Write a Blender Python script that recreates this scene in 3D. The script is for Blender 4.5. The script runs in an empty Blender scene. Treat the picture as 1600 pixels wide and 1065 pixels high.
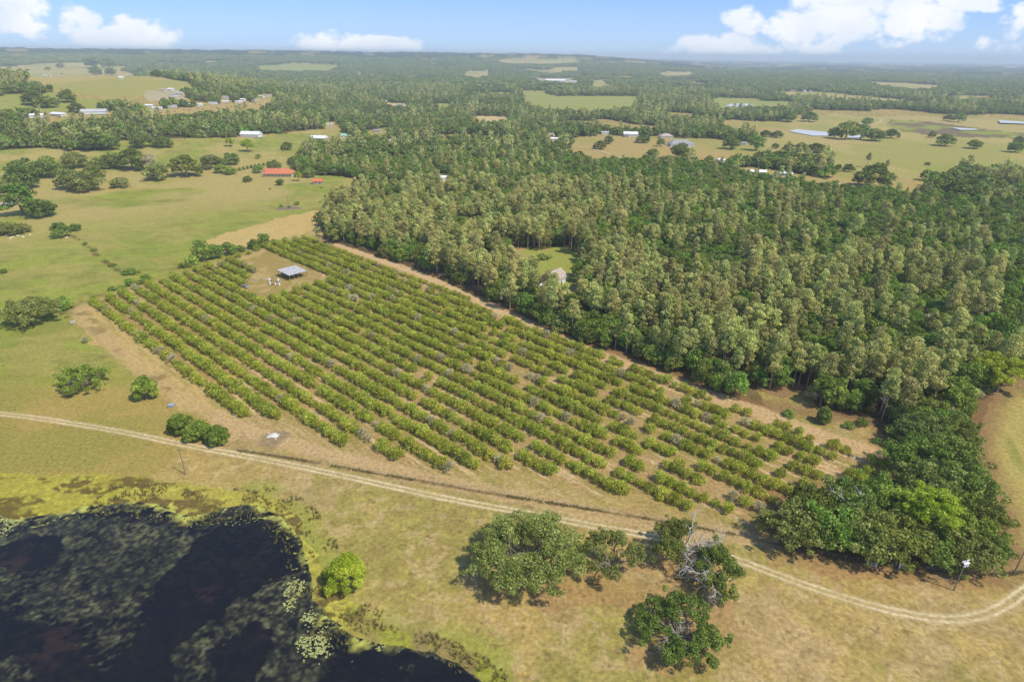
import bpy, math, random
import numpy as np
from mathutils import Vector
C = bpy.context.scene
COL = C.collection
rad = math.radians
# ---------------------------------------------------------------- camera
F, HC, ROLL, CAMH = 960.0, 84.0, rad(0.57), 120.0      # focal length in pixels of a 1600 wide frame, eye-level row, roll, height
PITCH = math.atan((532.5 - HC) / F)
cd = bpy.data.cameras.new('camera'); cam = bpy.data.objects.new('camera', cd); COL.objects.link(cam)
cd.sensor_width = 36; cd.lens = 36 * F / 1600; cd.clip_end = 120000; cd.clip_start = 1
cam.location = (0, 0, CAMH)
from mathutils import Matrix
cam.rotation_euler = (Matrix.Rotation(rad(90) - PITCH, 3, 'X') @ Matrix.Rotation(ROLL, 3, 'Z')).to_euler()
C.camera = cam
# ---------------------------------------------------------------- sun and sky
SUN_EL, SUN_AZ = rad(54), rad(122)                       # azimuth measured clockwise from +Y (the view direction)
sd = bpy.data.lights.new('sun', 'SUN'); sun = bpy.data.objects.new('sun', sd); COL.objects.link(sun)
sd.energy = 3.6; sd.angle = rad(2.5); sd.color = (1.0, 0.93, 0.80)
sdir = Vector((math.sin(SUN_AZ) * math.cos(SUN_EL), math.cos(SUN_AZ) * math.cos(SUN_EL), math.sin(SUN_EL)))
sun.rotation_euler = sdir.to_track_quat('Z', 'Y').to_euler()
C.view_settings.view_transform = 'Standard'; C.view_settings.look = 'None'
C.view_settings.exposure = 0.32; C.view_settings.gamma = 1
C.cycles.max_bounces = 6; C.cycles.diffuse_bounces = 4; C.cycles.glossy_bounces = 2
C.cycles.transmission_bounces = 2; C.cycles.volume_bounces = 1; C.cycles.transparent_max_bounces = 4
C.cycles.use_denoising = True; C.cycles.caustics_reflective = False; C.cycles.caustics_refractive = False
C.cycles.sample_clamp_indirect = 6

def ray(px, py):
    px = np.asarray(px, float); py = np.asarray(py, float)
    u = (px - 800) / F; v = (532.5 - py) / F
    c, s = math.cos(ROLL), math.sin(ROLL)
    u2 = u * c - v * s; v2 = u * s + v * c
    ct, st = math.cos(PITCH), math.sin(PITCH)
    return np.stack([u2, ct + v2 * st, -st + v2 * ct], -1)

w = bpy.data.worlds.new('World'); C.world = w; w.use_nodes = True
NT = w.node_tree; NT.nodes.clear()
def nn(t, **k):
    n = NT.nodes.new(t)
    for a, b in k.items(): setattr(n, a, b)
    return n
def mth(op, a, b=None, c=None, clamp=False):
    n = nn('ShaderNodeMath', operation=op, use_clamp=clamp)
    for i, q in enumerate((a, b, c)):
        if q is None: continue
        if isinstance(q, (int, float)): n.inputs[i].default_value = q
        else: NT.links.new(q, n.inputs[i])
    return n.outputs[0]
def mixc(f, a, b, bt='MIX'):
    n = nn('ShaderNodeMix', data_type='RGBA', blend_type=bt)
    for i, q in ((0, f), (6, a), (7, b)):
        if isinstance(q, (int, float)): n.inputs[i].default_value = q
        elif isinstance(q, tuple): n.inputs[i].default_value = q + (1,) * (4 - len(q))
        else: NT.links.new(q, n.inputs[i])
    return n.outputs[2]
def mapr(x, a, b, c=0.0, d=1.0, smooth=True):
    n = nn('ShaderNodeMapRange', interpolation_type='SMOOTHSTEP' if smooth else 'LINEAR')
    NT.links.new(x, n.inputs[0])
    for i, q in enumerate((a, b, c, d)): n.inputs[i + 1].default_value = q
    return n.outputs[0]
sky = nn('ShaderNodeTexSky', sky_type='NISHITA', sun_disc=False)
sky.sun_elevation = SUN_EL; sky.sun_rotation = SUN_AZ; sky.altitude = 100; sky.air_density = 1.0; sky.dust_density = 0.2; sky.ozone_density = 2.0
bgS = nn('ShaderNodeBackground'); bgS.inputs[1].default_value = 0.15
tc = nn('ShaderNodeTexCoord'); sx = nn('ShaderNodeSeparateXYZ'); NT.links.new(tc.outputs['Generated'], sx.inputs[0])
yy = mth('MAXIMUM', mth('ABSOLUTE', sx.outputs[1]), 0.02)
U = mth('DIVIDE', sx.outputs[0], yy); V = mth('DIVIDE', sx.outputs[2], yy)
CLOUDS = [(15,22,50,30,1),(62,40,18,8,.8),(128,42,30,24,1),(165,60,26,16,.9),(215,58,50,22,1.05),(250,42,14,12,.8),(30,64,26,5,.5),(290,76,20,4,.6),(360,77,16,3,.6),(510,68,42,14,.85),(565,62,22,8,.6),
 (598,72,50,11,1.3),(578,66,16,9,1.2),(1125,76,62,18,1.15),(1180,84,48,14,1),(1160,26,30,13,.8),(1165,48,18,11,.65),(1305,20,72,26,1.1),(1262,44,52,24,.95),(1335,44,38,20,.85),(1262,78,44,14,.75),
 (1442,24,52,30,1.15),(1418,46,26,13,.8),(1505,8,62,9,1),(1592,34,26,22,.8),(1390,70,24,9,.65),(1545,68,26,9,.5),(1660,60,60,30,.8),(-60,60,60,40,.8)]
nz = nn('ShaderNodeTexNoise'); nz.inputs['Scale'].default_value = 26; nz.inputs['Detail'].default_value = 9; nz.inputs['Roughness'].default_value = 0.55
cx = nn('ShaderNodeCombineXYZ'); NT.links.new(U, cx.inputs[0]); NT.links.new(mth('MULTIPLY', V, 1.5), cx.inputs[1]); NT.links.new(cx.outputs[0], nz.inputs['Vector'])
nz2 = nn('ShaderNodeTexNoise'); nz2.inputs['Scale'].default_value = 9; nz2.inputs['Detail'].default_value = 4; NT.links.new(cx.outputs[0], nz2.inputs['Vector'])
acc = None
for (px, py, rw, rh, st_) in CLOUDS:
    d = ray(px, py); u0, v0 = d[0] / d[1], d[2] / d[1]
    k = 1 / (F * math.cos(PITCH) * 0.95)
    a = mth('DIVIDE', mth('SUBTRACT', U, float(u0)), rw * k * 1.2); b = mth('DIVIDE', mth('SUBTRACT', V, float(v0)), rh * k * 1.2)
    q = mth('SUBTRACT', 1.0, mth('ADD', mth('MULTIPLY', a, a), mth('MULTIPLY', b, b)), clamp=True)
    q = mth('MULTIPLY', q, st_)
    acc = q if acc is None else mth('MAXIMUM', acc, q)
dens = mth('ADD', acc, mth('MULTIPLY', mth('SUBTRACT', nz.outputs[0], 0.53), 2.6))
dens = mth('MULTIPLY', dens, mapr(acc, 0.0, 0.12))
cm = mth('MULTIPLY', mapr(dens, 0.10, 0.70), 0.95)
# thin high veil low over the horizon
skyc = mixc(mapr(V, 0.12, 0.6, 1.0, 0.25), sky.outputs[0], mixc(1.0, sky.outputs[0], (0.29, 0.455, 0.90), 'MULTIPLY'))
veil = mapr(V, 0.0, 0.14, 0.55, 0.0, False)
skyc = mixc(veil, skyc, (3.4, 4.5, 6.0))
shade = mixc(mapr(nz2.outputs[0], 0.35, 0.7), (4.6, 4.95, 5.6), (5.75, 5.8, 5.95))
fin = mixc(cm, skyc, shade)
NT.links.new(fin, bgS.inputs[0]); wo = nn('ShaderNodeOutputWorld'); NT.links.new(bgS.outputs[0], wo.inputs[0])

# ---------------------------------------------------------------- numbers: noise, terrain, projection
_T = np.random.RandomState(7).rand(256, 256)
def vnoise(x, y):
    xi = np.floor(x).astype(np.int64); yi = np.floor(y).astype(np.int64)
    fx = x - xi; fy = y - yi
    fx = fx * fx * (3 - 2 * fx); fy = fy * fy * (3 - 2 * fy)
    a = _T[xi & 255, yi & 255]; b = _T[(xi + 1) & 255, yi & 255]; c = _T[xi & 255, (yi + 1) & 255]; d = _T[(xi + 1) & 255, (yi + 1) & 255]
    return (a * (1 - fx) + b * fx) * (1 - fy) + (c * (1 - fx) + d * fx) * fy
def fbm(x, y, s, o=4, seed=0.0, g=0.55):
    t = 0; a = 1; n = 0; x = x / s + seed * 17.3; y = y / s + seed * 31.7
    for i in range(o):
        t = t + a * vnoise(x, y); n += a; a *= g
        x, y = (x * 0.8 - y * 0.6) * 2.03 + 5.1, (x * 0.6 + y * 0.8) * 2.03 + 9.7
    return t / n
def sst(a, b, x):
    t = np.clip((x - a) / (b - a), 0, 1); return t * t * (3 - 2 * t)
def terr(x, y):
    x = np.asarray(x, float); y = np.asarray(y, float)
    r = np.hypot(x, y); az = np.degrees(np.arctan2(x, y))
    z = -r * r / (2 * 7.4e6)
    m = sst(700, 1500, r)
    z = z + m * (fbm(x, y, 900, 3, 1) - 0.5) * 14
    A = 1 - sst(-30, -12, az); A = A * sst(-95, -75, az)
    z = z + A * 62 * sst(650, 1800, r) * (1 - 0.75 * sst(1850, 2600, r))
    B = (1 - sst(3, 19, az)) * sst(-120, -90, az)
    z = z + B * (112 + 22 * (fbm(az, az * 0, 7, 3, 3) - 0.5) - 10 * sst(-16, -34, -az * -1)) * sst(3600, 7600, r) * (1 - 0.5 * sst(9000, 14000, r))
    z = z + (1 - B) * sst(6000, 12000, r) * 22 * (fbm(az, r / 3000, 9, 3, 4) - 0.4)
    return z
def at(px, py):
    px = np.atleast_1d(np.asarray(px, float)); py = np.atleast_1d(np.asarray(py, float))
    d = ray(px, py)
    t = 60 * (45000 / 60.0) ** (np.arange(700) / 699.0)
    X = d[:, None, 0] * t; Y = d[:, None, 1] * t; Z = CAMH + d[:, None, 2] * t
    dz = Z - terr(X, Y)
    below = dz <= 0; i = np.where(below.any(1), below.argmax(1), 699); i = np.maximum(i, 1)
    j = np.arange(len(px)); a = dz[j, i - 1]; b = dz[j, i]; f = np.clip(a / (a - b + 1e-9), 0, 1)
    tt = t[i - 1] + (t[i] - t[i - 1]) * f
    return np.stack([d[:, 0] * tt, d[:, 1] * tt], -1)
def P(x, y):
    a = at(x, y)[0]; return float(a[0]), float(a[1])
def poly(*pts):
    a = np.array(pts, float); return at(a[:, 0], a[:, 1])
def ppm(x, y):
    r = math.sqrt(x * x + y * y + CAMH ** 2); return F / r   # photo pixels per metre, across the view
def inside(q, x, y):
    x = np.asarray(x); y = np.asarray(y)
    out = np.zeros(x.shape, bool)
    m = (x > q[:, 0].min()) & (x < q[:, 0].max()) & (y > q[:, 1].min()) & (y < q[:, 1].max())
    if not m.any(): return out
    xs, ys = x[m], y[m]; r = np.zeros(xs.shape, bool); n = len(q)
    for i in range(n):
        x1, y1 = q[i]; x2, y2 = q[(i + 1) % n]
        if y1 == y2: continue
        c = ((y1 > ys) != (y2 > ys)) & (xs < (x2 - x1) * (ys - y1) / (y2 - y1) + x1)
        r ^= c
    out[m] = r; return out
def dline(q, x, y, lim=60):
    x = np.asarray(x, float); y = np.asarray(y, float)
    out = np.full(x.shape, 1e9)
    m = (x > q[:, 0].min() - lim) & (x < q[:, 0].max() + lim) & (y > q[:, 1].min() - lim) & (y < q[:, 1].max() + lim)
    if not m.any(): return out
    xs, ys = x[m], y[m]; b = np.full(xs.shape, 1e9)
    for i in range(len(q) - 1):
        ax, ay = q[i]; dx, dy = q[i + 1] - q[i]; L = dx * dx + dy * dy + 1e-9
        t = np.clip(((xs - ax) * dx + (ys - ay) * dy) / L, 0, 1)
        b = np.minimum(b, np.hypot(xs - ax - t * dx, ys - ay - t * dy))
    out[m] = b; return out
def closed(q): return np.vstack([q, q[:1]])
def lin(r, g, b, k=1.0):
    f = lambda c: (c / 255 / 12.92 if c / 255 <= 0.04045 else ((c / 255 + 0.055) / 1.055) ** 2.4) * k
    return np.array([f(r), f(g), f(b)])
KG = 0.92

# ---------------------------------------------------------------- layout traced from the photograph, on the ground
POND = poly((-260,812),(0,800),(30,806),(60,801),(100,795),(130,786),(170,782),(210,778),(250,783),(275,792),(300,801),(325,797),(350,788),(385,784),(410,786),(440,799),(462,818),(480,845),(490,872),(494,905),(500,935),(515,955),(530,965),(548,978),(565,990),(600,997),(640,1003),(680,1012),(715,1028),(745,1046),(770,1066),(800,1100),(830,1200),(800,1500),(-400,1500))
MARSH = poly((-260,745),(0,735),(60,738),(130,742),(200,745),(270,755),(330,765),(400,775),(440,785),(475,815),(500,860),(512,910),(560,940),(600,965),(660,985),(710,1005),(760,1035),(810,1075),(700,1110),(300,1100),(-260,1000))
TRACK = poly((-120,632),(0,646),(60,653),(130,664),(200,676),(300,697),(400,715),(500,735),(600,757),(700,779),(760,790),(850,806),(915,819),(985,831),(1060,846),(1134,867),(1175,882),(1220,900),(1291,925),(1361,946),(1432,963),(1488,969),(1530,965),(1562,951),(1600,925),(1640,890),(1680,850))
LANE = poly((497,358),(503,366),(512,374),(530,383),(560,394),(600,408),(650,426),(700,447),(742,468),(790,491),(850,517),(910,545),(960,563),(1010,581),(1080,607),(1150,632),(1230,660),(1300,686),(1350,703),(1395,718))
LANE2 = poly((497,358),(485,366),(455,374),(418,386),(400,398),(370,405),(330,415),(290,427),(240,444),(190,459),(150,471),(120,482),(128,500),(175,540),(225,580),(280,622),(345,655),(420,684),(520,712),(640,742),(760,767),(900,797),(1010,815),(1120,832),(1200,845))
FENCE = poly((372,704),(430,712),(500,724),(560,735),(620,745),(690,757),(750,768),(850,784),(930,797),(1000,808),(1100,826),(1190,843),(1290,868),(1420,889),(1560,898),(1600,893))
ORCH = poly((134,474),(215,450),(290,427),(350,408),(420,384),(470,372),(495,374),(560,399),(640,430),(745,474),(850,522),(910,548),(1010,584),(1150,634),(1240,664),(1350,708),(1400,722),(1400,745),(1330,760),(1240,770),(1210,796),(1165,805),(1108,805),(1040,790),(975,771),(925,762),(890,752),(805,735),(755,735),(705,736),(632,724),(528,692),(430,655),(412,650),(368,656),(300,616))
CLEAR = poly((372,404),(412,390),(500,428),(512,440),(480,448),(448,458),(425,466),(400,466),(384,456),(380,440),(402,426))
PINES = poly((503,342),(509,372),(560,388),(640,414),(700,438),(742,460),(800,486),(900,530),(1000,564),(1120,600),(1220,625),(1300,640),(1360,655),(1420,660),(1470,640),(1500,600),(1545,520),(1560,440),(1500,370),(1300,330),(1100,305),(900,300),(760,300),(640,300),(560,308),(520,325))
WOOD = poly((503,342),(509,372),(560,388),(640,414),(700,438),(742,460),(800,486),(900,530),(1000,564),(1100,604),(1180,632),(1235,640),(1290,645),(1340,655),(1370,668),(1395,700),(1402,745),(1350,765),(1290,772),(1225,782),(1203,800),(1200,830),(1225,850),(1290,862),(1360,872),(1420,882),(1480,884),(1550,892),(1578,860),(1568,800),(1545,750),(1528,700),(1535,655),(1560,615),(1600,590),(1700,560),(1900,520),(1900,300),(1600,330),(1545,322),(1480,318),(1440,318),(1370,308),(1290,300),(1180,282),(1100,262),(1060,252),(960,254),(905,245),(880,232),(860,215),(780,205),(700,200),(640,205),(610,215),(550,222),(500,230),(455,258),(460,272),(540,275),(600,292),(660,292),(640,298),(560,308),(520,325))
HOLES = [poly((778,402),(796,392),(820,388),(842,393),(870,384),(900,396),(918,412),(906,434),(904,462),(892,482),(866,486),(846,470),(836,450),(812,444),(796,430)), poly((925,385),(950,382),(965,392),(935,402)),
         poly((676,270),(704,272),(706,302),(674,300)), poly((722,284),(760,286),(790,296),(770,302),(730,298)), poly((600,282),(660,288),(655,296),(600,296)), poly((1030,590),(1050,580),(1075,600)), poly((925,505),(945,492),(965,500),(945,515)), poly((1020,478),(1050,470),(1062,482),(1035,490)), poly((745,398),(770,392),(778,404),(755,410)), poly((1150,530),(1175,520),(1190,532),(1165,542)), poly((905,462),(930,455),(945,466),(920,474)),
         poly((1200,625),(1260,612),(1275,640),(1240,650))]
SCRUB = [poly((1180,610),(1250,628),(1290,640),(1250,650),(1190,630)), poly((1200,625),(1260,612),(1275,640),(1240,650))]
HOLES += SCRUB[:1]
LEFT = poly((-900,240),(0,236),(50,231),(150,236),(190,218),(270,217),(350,215),(440,208),(500,202),(540,208),(520,222),(500,230),(455,258),(460,272),(540,275),(600,292),(640,298),(560,308),(520,325),(503,342),(509,372),(460,470),(300,700),(0,900),(-500,900))
FIELDS = [ # colour key, polygon
 ('hay', poly((-40,108),(5,104),(60,100),(130,97),(150,100),(205,104),(200,112),(215,116),(260,123),(305,130),(285,138),(215,140),(165,143),(120,138),(80,132),(40,125),(10,112))),
 ('green', poly((395,103),(470,98),(532,100),(520,107),(470,110),(430,110))),
 ('green', poly((-60,150),(0,149),(90,144),(98,151),(155,157),(160,171),(125,166),(110,169),(100,160),(40,165),(-60,165))),
 ('hay', poly((775,93),(900,92),(912,96),(860,98),(790,97))), ('hay', poly((860,105),(905,104),(908,109),(865,110))),
 ('hay', poly((552,112),(568,111),(570,118),(552,117))), ('hay', poly((574,113),(590,115),(588,121),(573,119))), ('hay', poly((636,118),(652,117),(652,122),(636,123))),
 ('hay', poly((720,112),(768,109),(768,118),(722,119))), ('hay', poly((1025,113),(1085,112),(1083,119),(1030,119))), ('sand', poly((738,181),(790,182),(800,188),(765,192),(745,196))),
 ('green', poly((680,162),(708,161),(705,168),(682,169))), ('sand', poly((600,160),(640,162),(638,168),(605,167))), ('hay', poly((920,126),(955,124),(958,136),(925,137))),
 ('green', poly((810,140),(850,144),(870,150),(900,150),(1000,150),(1002,163),(960,172),(905,173),(850,170),(815,158))),
 ('green', poly((1175,168),(1120,170),(1108,160),(1120,151),(1200,158),(1240,158),(1235,168))), ('hay', poly((1210,143),(1280,143),(1350,150),(1425,158),(1390,160),(1300,155),(1230,150))),
 ('hay', poly((1345,127),(1420,130),(1480,134),(1455,143),(1440,140),(1380,136))), ('hay', poly((1485,151),(1535,152),(1535,158),(1490,156))), ('hay', poly((1290,97),(1325,97),(1325,99.5),(1295,99.5))),
 ('dry', poly((1130,187),(1200,190),(1235,188),(1240,200),(1215,205),(1150,203),(1120,194))),
 ('hay', poly((1235,188),(1300,176),(1340,182),(1410,181),(1480,184),(1600,186),(1800,190),(1800,262),(1600,266),(1540,262),(1500,256),(1440,268),(1400,275),(1330,266),(1300,250),(1240,238),(1180,236),(1160,228),(1180,212),(1210,206),(1240,202))),
 ('dry', poly((884,217),(935,212),(1000,211),(1060,216),(1110,216),(1165,222),(1200,228),(1190,240),(1140,246),(1060,246),(960,250),(905,240),(884,228))),
 ('dry', poly((1140,262),(1180,262),(1250,272),(1300,282),(1290,270),(1310,268),(1390,275),(1450,285),(1440,303),(1375,306),(1290,298),(1160,278))),
 ('green', poly((1440,262),(1500,258),(1460,280))), ('dry', poly((1470,300),(1560,318),(1540,335),(1500,320))),
 ('dry', poly((508,190),(532,190),(538,212),(560,218),(520,222),(500,215))), ('dry', poly((565,206),(605,198),(610,210),(575,216))),
 ('dry', poly((222,173),(300,167),(400,159),(432,158),(430,163),(350,169),(290,174),(228,179))),
 ('dry', poly((395,148),(430,146),(430,156),(400,158))), ('town', poly((225,142),(290,140),(285,150),(230,148))), ('town', poly((840,122),(900,122),(900,131),(830,127)))]
# small far buildings: photo x, base y, width in photo pixels, kind
BLD = [(60,184,18,'shed'),(92,182,20,'shed'),(148,178,32,'shed'),(70,119,5,'h'),(78,119,4,'h'),(156,117,6,'h'),(190,123,5,'h'),(255,143,9,'h'),(267,142,8,'h'),(281,148,10,'h'),(272,151,8,'h'),(234,168,10,'h'),
 (352,154,8,'h'),(380,158,7,'h'),(409,153,9,'h'),(420,151,8,'h'),(541,116,6,'h'),(519,125,12,'shed'),(658,144,11,'w'),(601,160,9,'h'),(626,166,14,'h'),(713,134,4,'w'),(738,135,10,'h'),(748,135,8,'h'),(768,136,12,'h'),(590,207,12,'h'),
 (614,223,6,'h'),(735,112,6,'h'),(762,111,6,'h'),(842,124,9,'h'),(868,127,34,'shed'),(896,129,12,'shed'),(862,213,9,'h'),(866,220,12,'h'),(945,210,12,'h'),(1090,137,7,'h'),(1125,121,4,'h'),(1157,122,5,'w'),(1167,122,5,'w'),
 (1240,143,9,'w'),(1257,144,4,'w'),(1266,145,4,'w'),(1285,129,12,'h'),(1333,126,9,'h'),(1405,140,14,'h'),(1161,227,9,'h'),(1125,254,11,'h'),(1013,104,5,'h'),(680,94,10,'h'),(300,88,6,'h'),(322,88,6,'h'),(57,84,8,'h'),(1360,99,9,'h'),(240,95,6,'h'),(1118,101,5,'h'),(980,214,4,'h'),(690,282,20,'h'),(728,278,12,'h')]
BH = []
for bx, by, bw, bk in BLD:
    c_ = at(bx, by)[0]; r_ = float(np.hypot(*c_)); t_ = -c_ / r_; n_ = np.array([-t_[1], t_[0]]); hw = bw / (F / r_) * .62 + 5; ln = min(r_ * .075, 140)
    BH.append(np.array([c_ - t_ * 9 - n_ * hw, c_ - t_ * 9 + n_ * hw, c_ + t_ * ln + n_ * hw * .8, c_ + t_ * ln - n_ * hw * .8]))
RIGHTF = poly((1640,540),(1590,585),(1560,612),(1540,655),(1530,700),(1550,760),(1572,800),(1585,850),(1900,900),(1900,500))
PONDS2 = [poly((1133,166),(1142,163),(1168,163),(1178,166),(1160,169)), poly((1232,206),(1245,203),(1290,207),(1310,213),(1270,213)), poly((1325,213),(1345,212),(1345,216),(1325,216)),
          poly((1560,190),(1600,192),(1700,194),(1700,198),(1562,194)), poly((1485,200),(1525,202),(1528,204),(1500,204))]
BOGS = [poly((1395,186),(1450,190),(1530,200),(1610,210),(1610,218),(1500,214),(1420,208),(1385,196))]
SHADEDRY = poly((1200,846),(1290,866),(1420,888),(1560,898),(1545,925),(1450,920),(1330,905),(1210,880))
OAKDIRT = poly((730,900),(760,935),(860,950),(960,935),(1010,960),(1000,1010),(1110,1060),(1150,990),(1150,930),(1150,890),(1080,860),(960,880),(850,890))
STRIPW = poly((118,478),(150,474),(240,545),(372,642),(350,660),(290,640),(215,590),(150,535),(120,500))
OLDLINE = poly((112,368),(130,380),(150,398),(170,412),(188,424),(200,432),(212,440),(222,448))
TANHILL = poly((300,388),(330,372),(380,357),(440,340),(500,328),(503,350),(480,366),(430,376),(390,388),(345,400),(310,395))

def opens(x, y, jit=True):
    """True where the ground is open (no wood)."""
    r = np.hypot(x, y)
    if jit:
        a = np.clip(r * 0.012, 1.5, 30)
        jx = x + (fbm(x, y, 9, 3, 11) - .5) * 2 * a; jy = y + (fbm(x, y, 9, 3, 12) - .5) * 2 * a
    else: jx, jy = x, y
    o = inside(LEFT, jx, jy) | inside(RIGHTF, jx, jy)
    for k, q in FIELDS:
        for f in (1, .97, .945, .925): o |= inside(q, jx / f, jy / f)
    for q in BH: o |= inside(q, x, y)
    for q in PONDS2: o |= inside(q, x, y)
    near = (r < 420) & ~inside(WOOD, x, y)
    o |= near
    for q in HOLES: o |= inside(q, jx, jy)
    o |= (r > 950) & (fbm(x, y, 230, 3, 14) > np.where(x > .08 * y, .605, .64))
    return o

c_tan = lin(176,158,100,KG); c_olive = lin(152,150,80,KG); c_green = lin(152,162,78,KG); c_dry = lin(176,156,112,KG); c_sand = lin(208,188,150,KG); c_hay = lin(174,166,108,KG)
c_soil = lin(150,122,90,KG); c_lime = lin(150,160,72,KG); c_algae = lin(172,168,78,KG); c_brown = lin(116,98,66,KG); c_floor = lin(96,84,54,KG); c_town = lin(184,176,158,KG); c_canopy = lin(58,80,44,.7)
def ground_color(x, y):
    x = np.asarray(x, float); y = np.asarray(y, float)
    r = np.hypot(x, y); n1 = fbm(x, y, 38, 4, 21); n2 = fbm(x, y, 7, 4, 22); n3 = fbm(x, y, 1.6, 3, 23); nb = fbm(x, y, 160, 3, 24)
    def mix(c, d, f): return c + (d - c) * f[..., None]
    col = np.empty(x.shape + (3,)); col[:] = c_tan
    # near meadow: tan with olive and pinkish dry drifts
    col = mix(col, c_olive, sst(.46, .60, n1) * .7); col = mix(col, lin(178,158,120,KG), sst(.52, .66, fbm(x, y, 14, 4, 25)) * .55)
    jx = x + (n2 - .5) * 9; jy = y + (fbm(x, y, 7, 3, 26) - .5) * 9
    col = col * (1 + (fbm(x, y, 3.2, 4, 45) - .5)[..., None] * .5 + (fbm(x, y, .9, 3, 47) - .5)[..., None] * .45); col = mix(col, lin(150,136,84,KG), sst(.54, .66, fbm(x, y, 4.5, 4, 46)) * .5); col = mix(col, lin(196,176,134,KG), sst(.58, .70, fbm(x, y, 3.6, 4, 48)) * .5)
    # left pastures
    m = inside(LEFT, jx, jy) | ((r > 420) & False)
    g = mix(np.broadcast_to(c_green, col.shape), lin(166,160,98,KG), sst(.44, .60, fbm(x, y * 1.7, 30, 4, 27)) * .75)
    g = mix(g, lin(134,150,70,KG), sst(.55, .68, fbm(x, y * 1.5, 22, 4, 28)) * .6)
    g = g * (1 + (fbm(x, y * 1.5, 8, 4, 42) - .5)[..., None] * .42); g = mix(g, lin(124,128,66,KG), sst(.60, .70, fbm(x, y * 1.8, 11, 4, 43)) * .45)
    far = sst(470, 640, r + (nb - .5) * 160)
    g = mix(g, lin(186,172,120,KG), far * sst(.38, .55, fbm(x, y, 70, 3, 29)) * .85)
    nearleft = inside(closed(LEFT), jx, jy)
    col = np.where((m & ~inside(ORCH, x, y))[..., None], g, col)
    tb = dline(TRACK, x, y, 30)
    # south of the pasture, blend to meadow
    s = sst(190, 235, y + (n2 - .5) * 30) * m
    base = mix(np.broadcast_to(c_tan, col.shape), c_olive, sst(.40, .6, n1) * .8)
    col = np.where(m[..., None], base + (g - base) * s[..., None], col)
    col = np.where(inside(TANHILL, jx, jy)[..., None], mix(np.broadcast_to(lin(200,178,124,KG), col.shape), c_sand, sst(.5, .7, n2) * .4), col)
    colmap = {'hay': lin(184,172,120,KG), 'green': lin(160,166,96,KG), 'dry': lin(182,164,114,KG), 'town': c_town, 'sand': c_sand}
    for k, q in FIELDS:
        xx, yy_ = x + (n2 - .5) * r * .01, y + (n1 - .5) * r * .03; mm = inside(q, xx, yy_) | inside(q, xx / .97, yy_ / .97) | inside(q, xx / .94, yy_ / .94)
        cc = mix(np.broadcast_to(colmap[k], col.shape), lin(152,160,84,KG), sst(.46, .62, fbm(x, y * .5, 120, 4, 30)) * (.6 if k != 'town' else .1))
        col = np.where(mm[..., None], cc, col)
    for q in BOGS: col = np.where(inside(q, x + (n1 - .5) * 60, y + (n2 - .5) * 60)[..., None], mix(np.broadcast_to(lin(128,116,98,KG), col.shape), c_green, sst(.5, .6, n1)), col)
    # right hand field, mown in strips
    mr = inside(RIGHTF, jx, jy)
    st_ = fbm((x * .45 + y * .9) * .12, (x * .9 - y * .45), 3.2, 3, 31)
    cr = mix(np.broadcast_to(lin(176,166,98,KG), col.shape), lin(140,146,70,KG), sst(.4, .62, st_) * .8); cr = mix(cr, c_sand, sst(.62, .72, st_) * .5)
    col = np.where(mr[..., None], cr, col)
    # orchard floor, streaked along the rows
    dr = math.radians(-42.3); s_ = x * math.cos(dr) + y * math.sin(dr); n_ = -x * math.sin(dr) + y * math.cos(dr)
    stk = fbm(s_ * .10, n_, 1.3, 4, 32); stk2 = fbm(s_ * .25, n_, 5, 4, 33)
    oc = mix(np.broadcast_to(lin(172,150,106,KG), col.shape), lin(150,142,80,KG), sst(.42, .6, stk2) * .8); oc = mix(oc, lin(206,184,146,KG), sst(.56, .68, stk) * sst(.40, .55, n1) * .9)
    do = inside(ORCH, jx, jy) & ~inside(CLEAR, x, y)
    near_o = 1 - sst(2, 16, dline(closed(ORCH), x, y, 30) + (n2 - .5) * 8)
    f = np.where(do, 1.0, near_o * .45)
    col = col + (oc - col) * f[..., None]
    mc = inside(CLEAR, jx, jy); col = np.where(mc[..., None], mix(np.broadcast_to(lin(166,150,98,KG), col.shape), c_sand, sst(.55, .7, n2) * .5), col)
    ms = inside(STRIPW, jx, jy); col = np.where(ms[..., None], mix(np.broadcast_to(lin(198,176,128,KG), col.shape), lin(158,152,92,KG), sst(.47, .62, stk) * .6), col)
    # woodland floor
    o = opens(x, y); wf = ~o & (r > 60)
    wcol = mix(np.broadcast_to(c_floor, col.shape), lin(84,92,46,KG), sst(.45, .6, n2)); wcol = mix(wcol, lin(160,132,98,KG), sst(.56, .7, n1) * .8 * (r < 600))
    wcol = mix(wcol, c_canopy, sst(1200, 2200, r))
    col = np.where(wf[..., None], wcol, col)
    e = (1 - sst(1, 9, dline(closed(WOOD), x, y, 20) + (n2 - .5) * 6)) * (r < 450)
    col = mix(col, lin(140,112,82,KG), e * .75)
    for q in HOLES[:1]: col = np.where(inside(q, jx, jy)[..., None], mix(np.broadcast_to(c_green, col.shape), c_dry, sst(.45, .6, n1)), col)
    # lanes
    d = dline(LANE, x, y, 30) + (n2 - .5) * 2.4; wl = sst(420, 330, r) * 0 + 1
    q = (1 - sst(3.0, 5.5, d)); col = mix(col, lin(198,172,132,KG), q * .9)
    rt = 1 - sst(.5, 1.0, np.abs(dline(LANE, x, y, 30) - 1.1) + (n3 - .5) * .6); col = mix(col, c_sand, rt * sst(240, 300, r) * .8)
    d = dline(LANE2, x, y, 30) + (n2 - .5) * 2.4; col = mix(col, lin(196,172,132,KG), (1 - sst(1.8, 4.5, d)) * .75)
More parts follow.
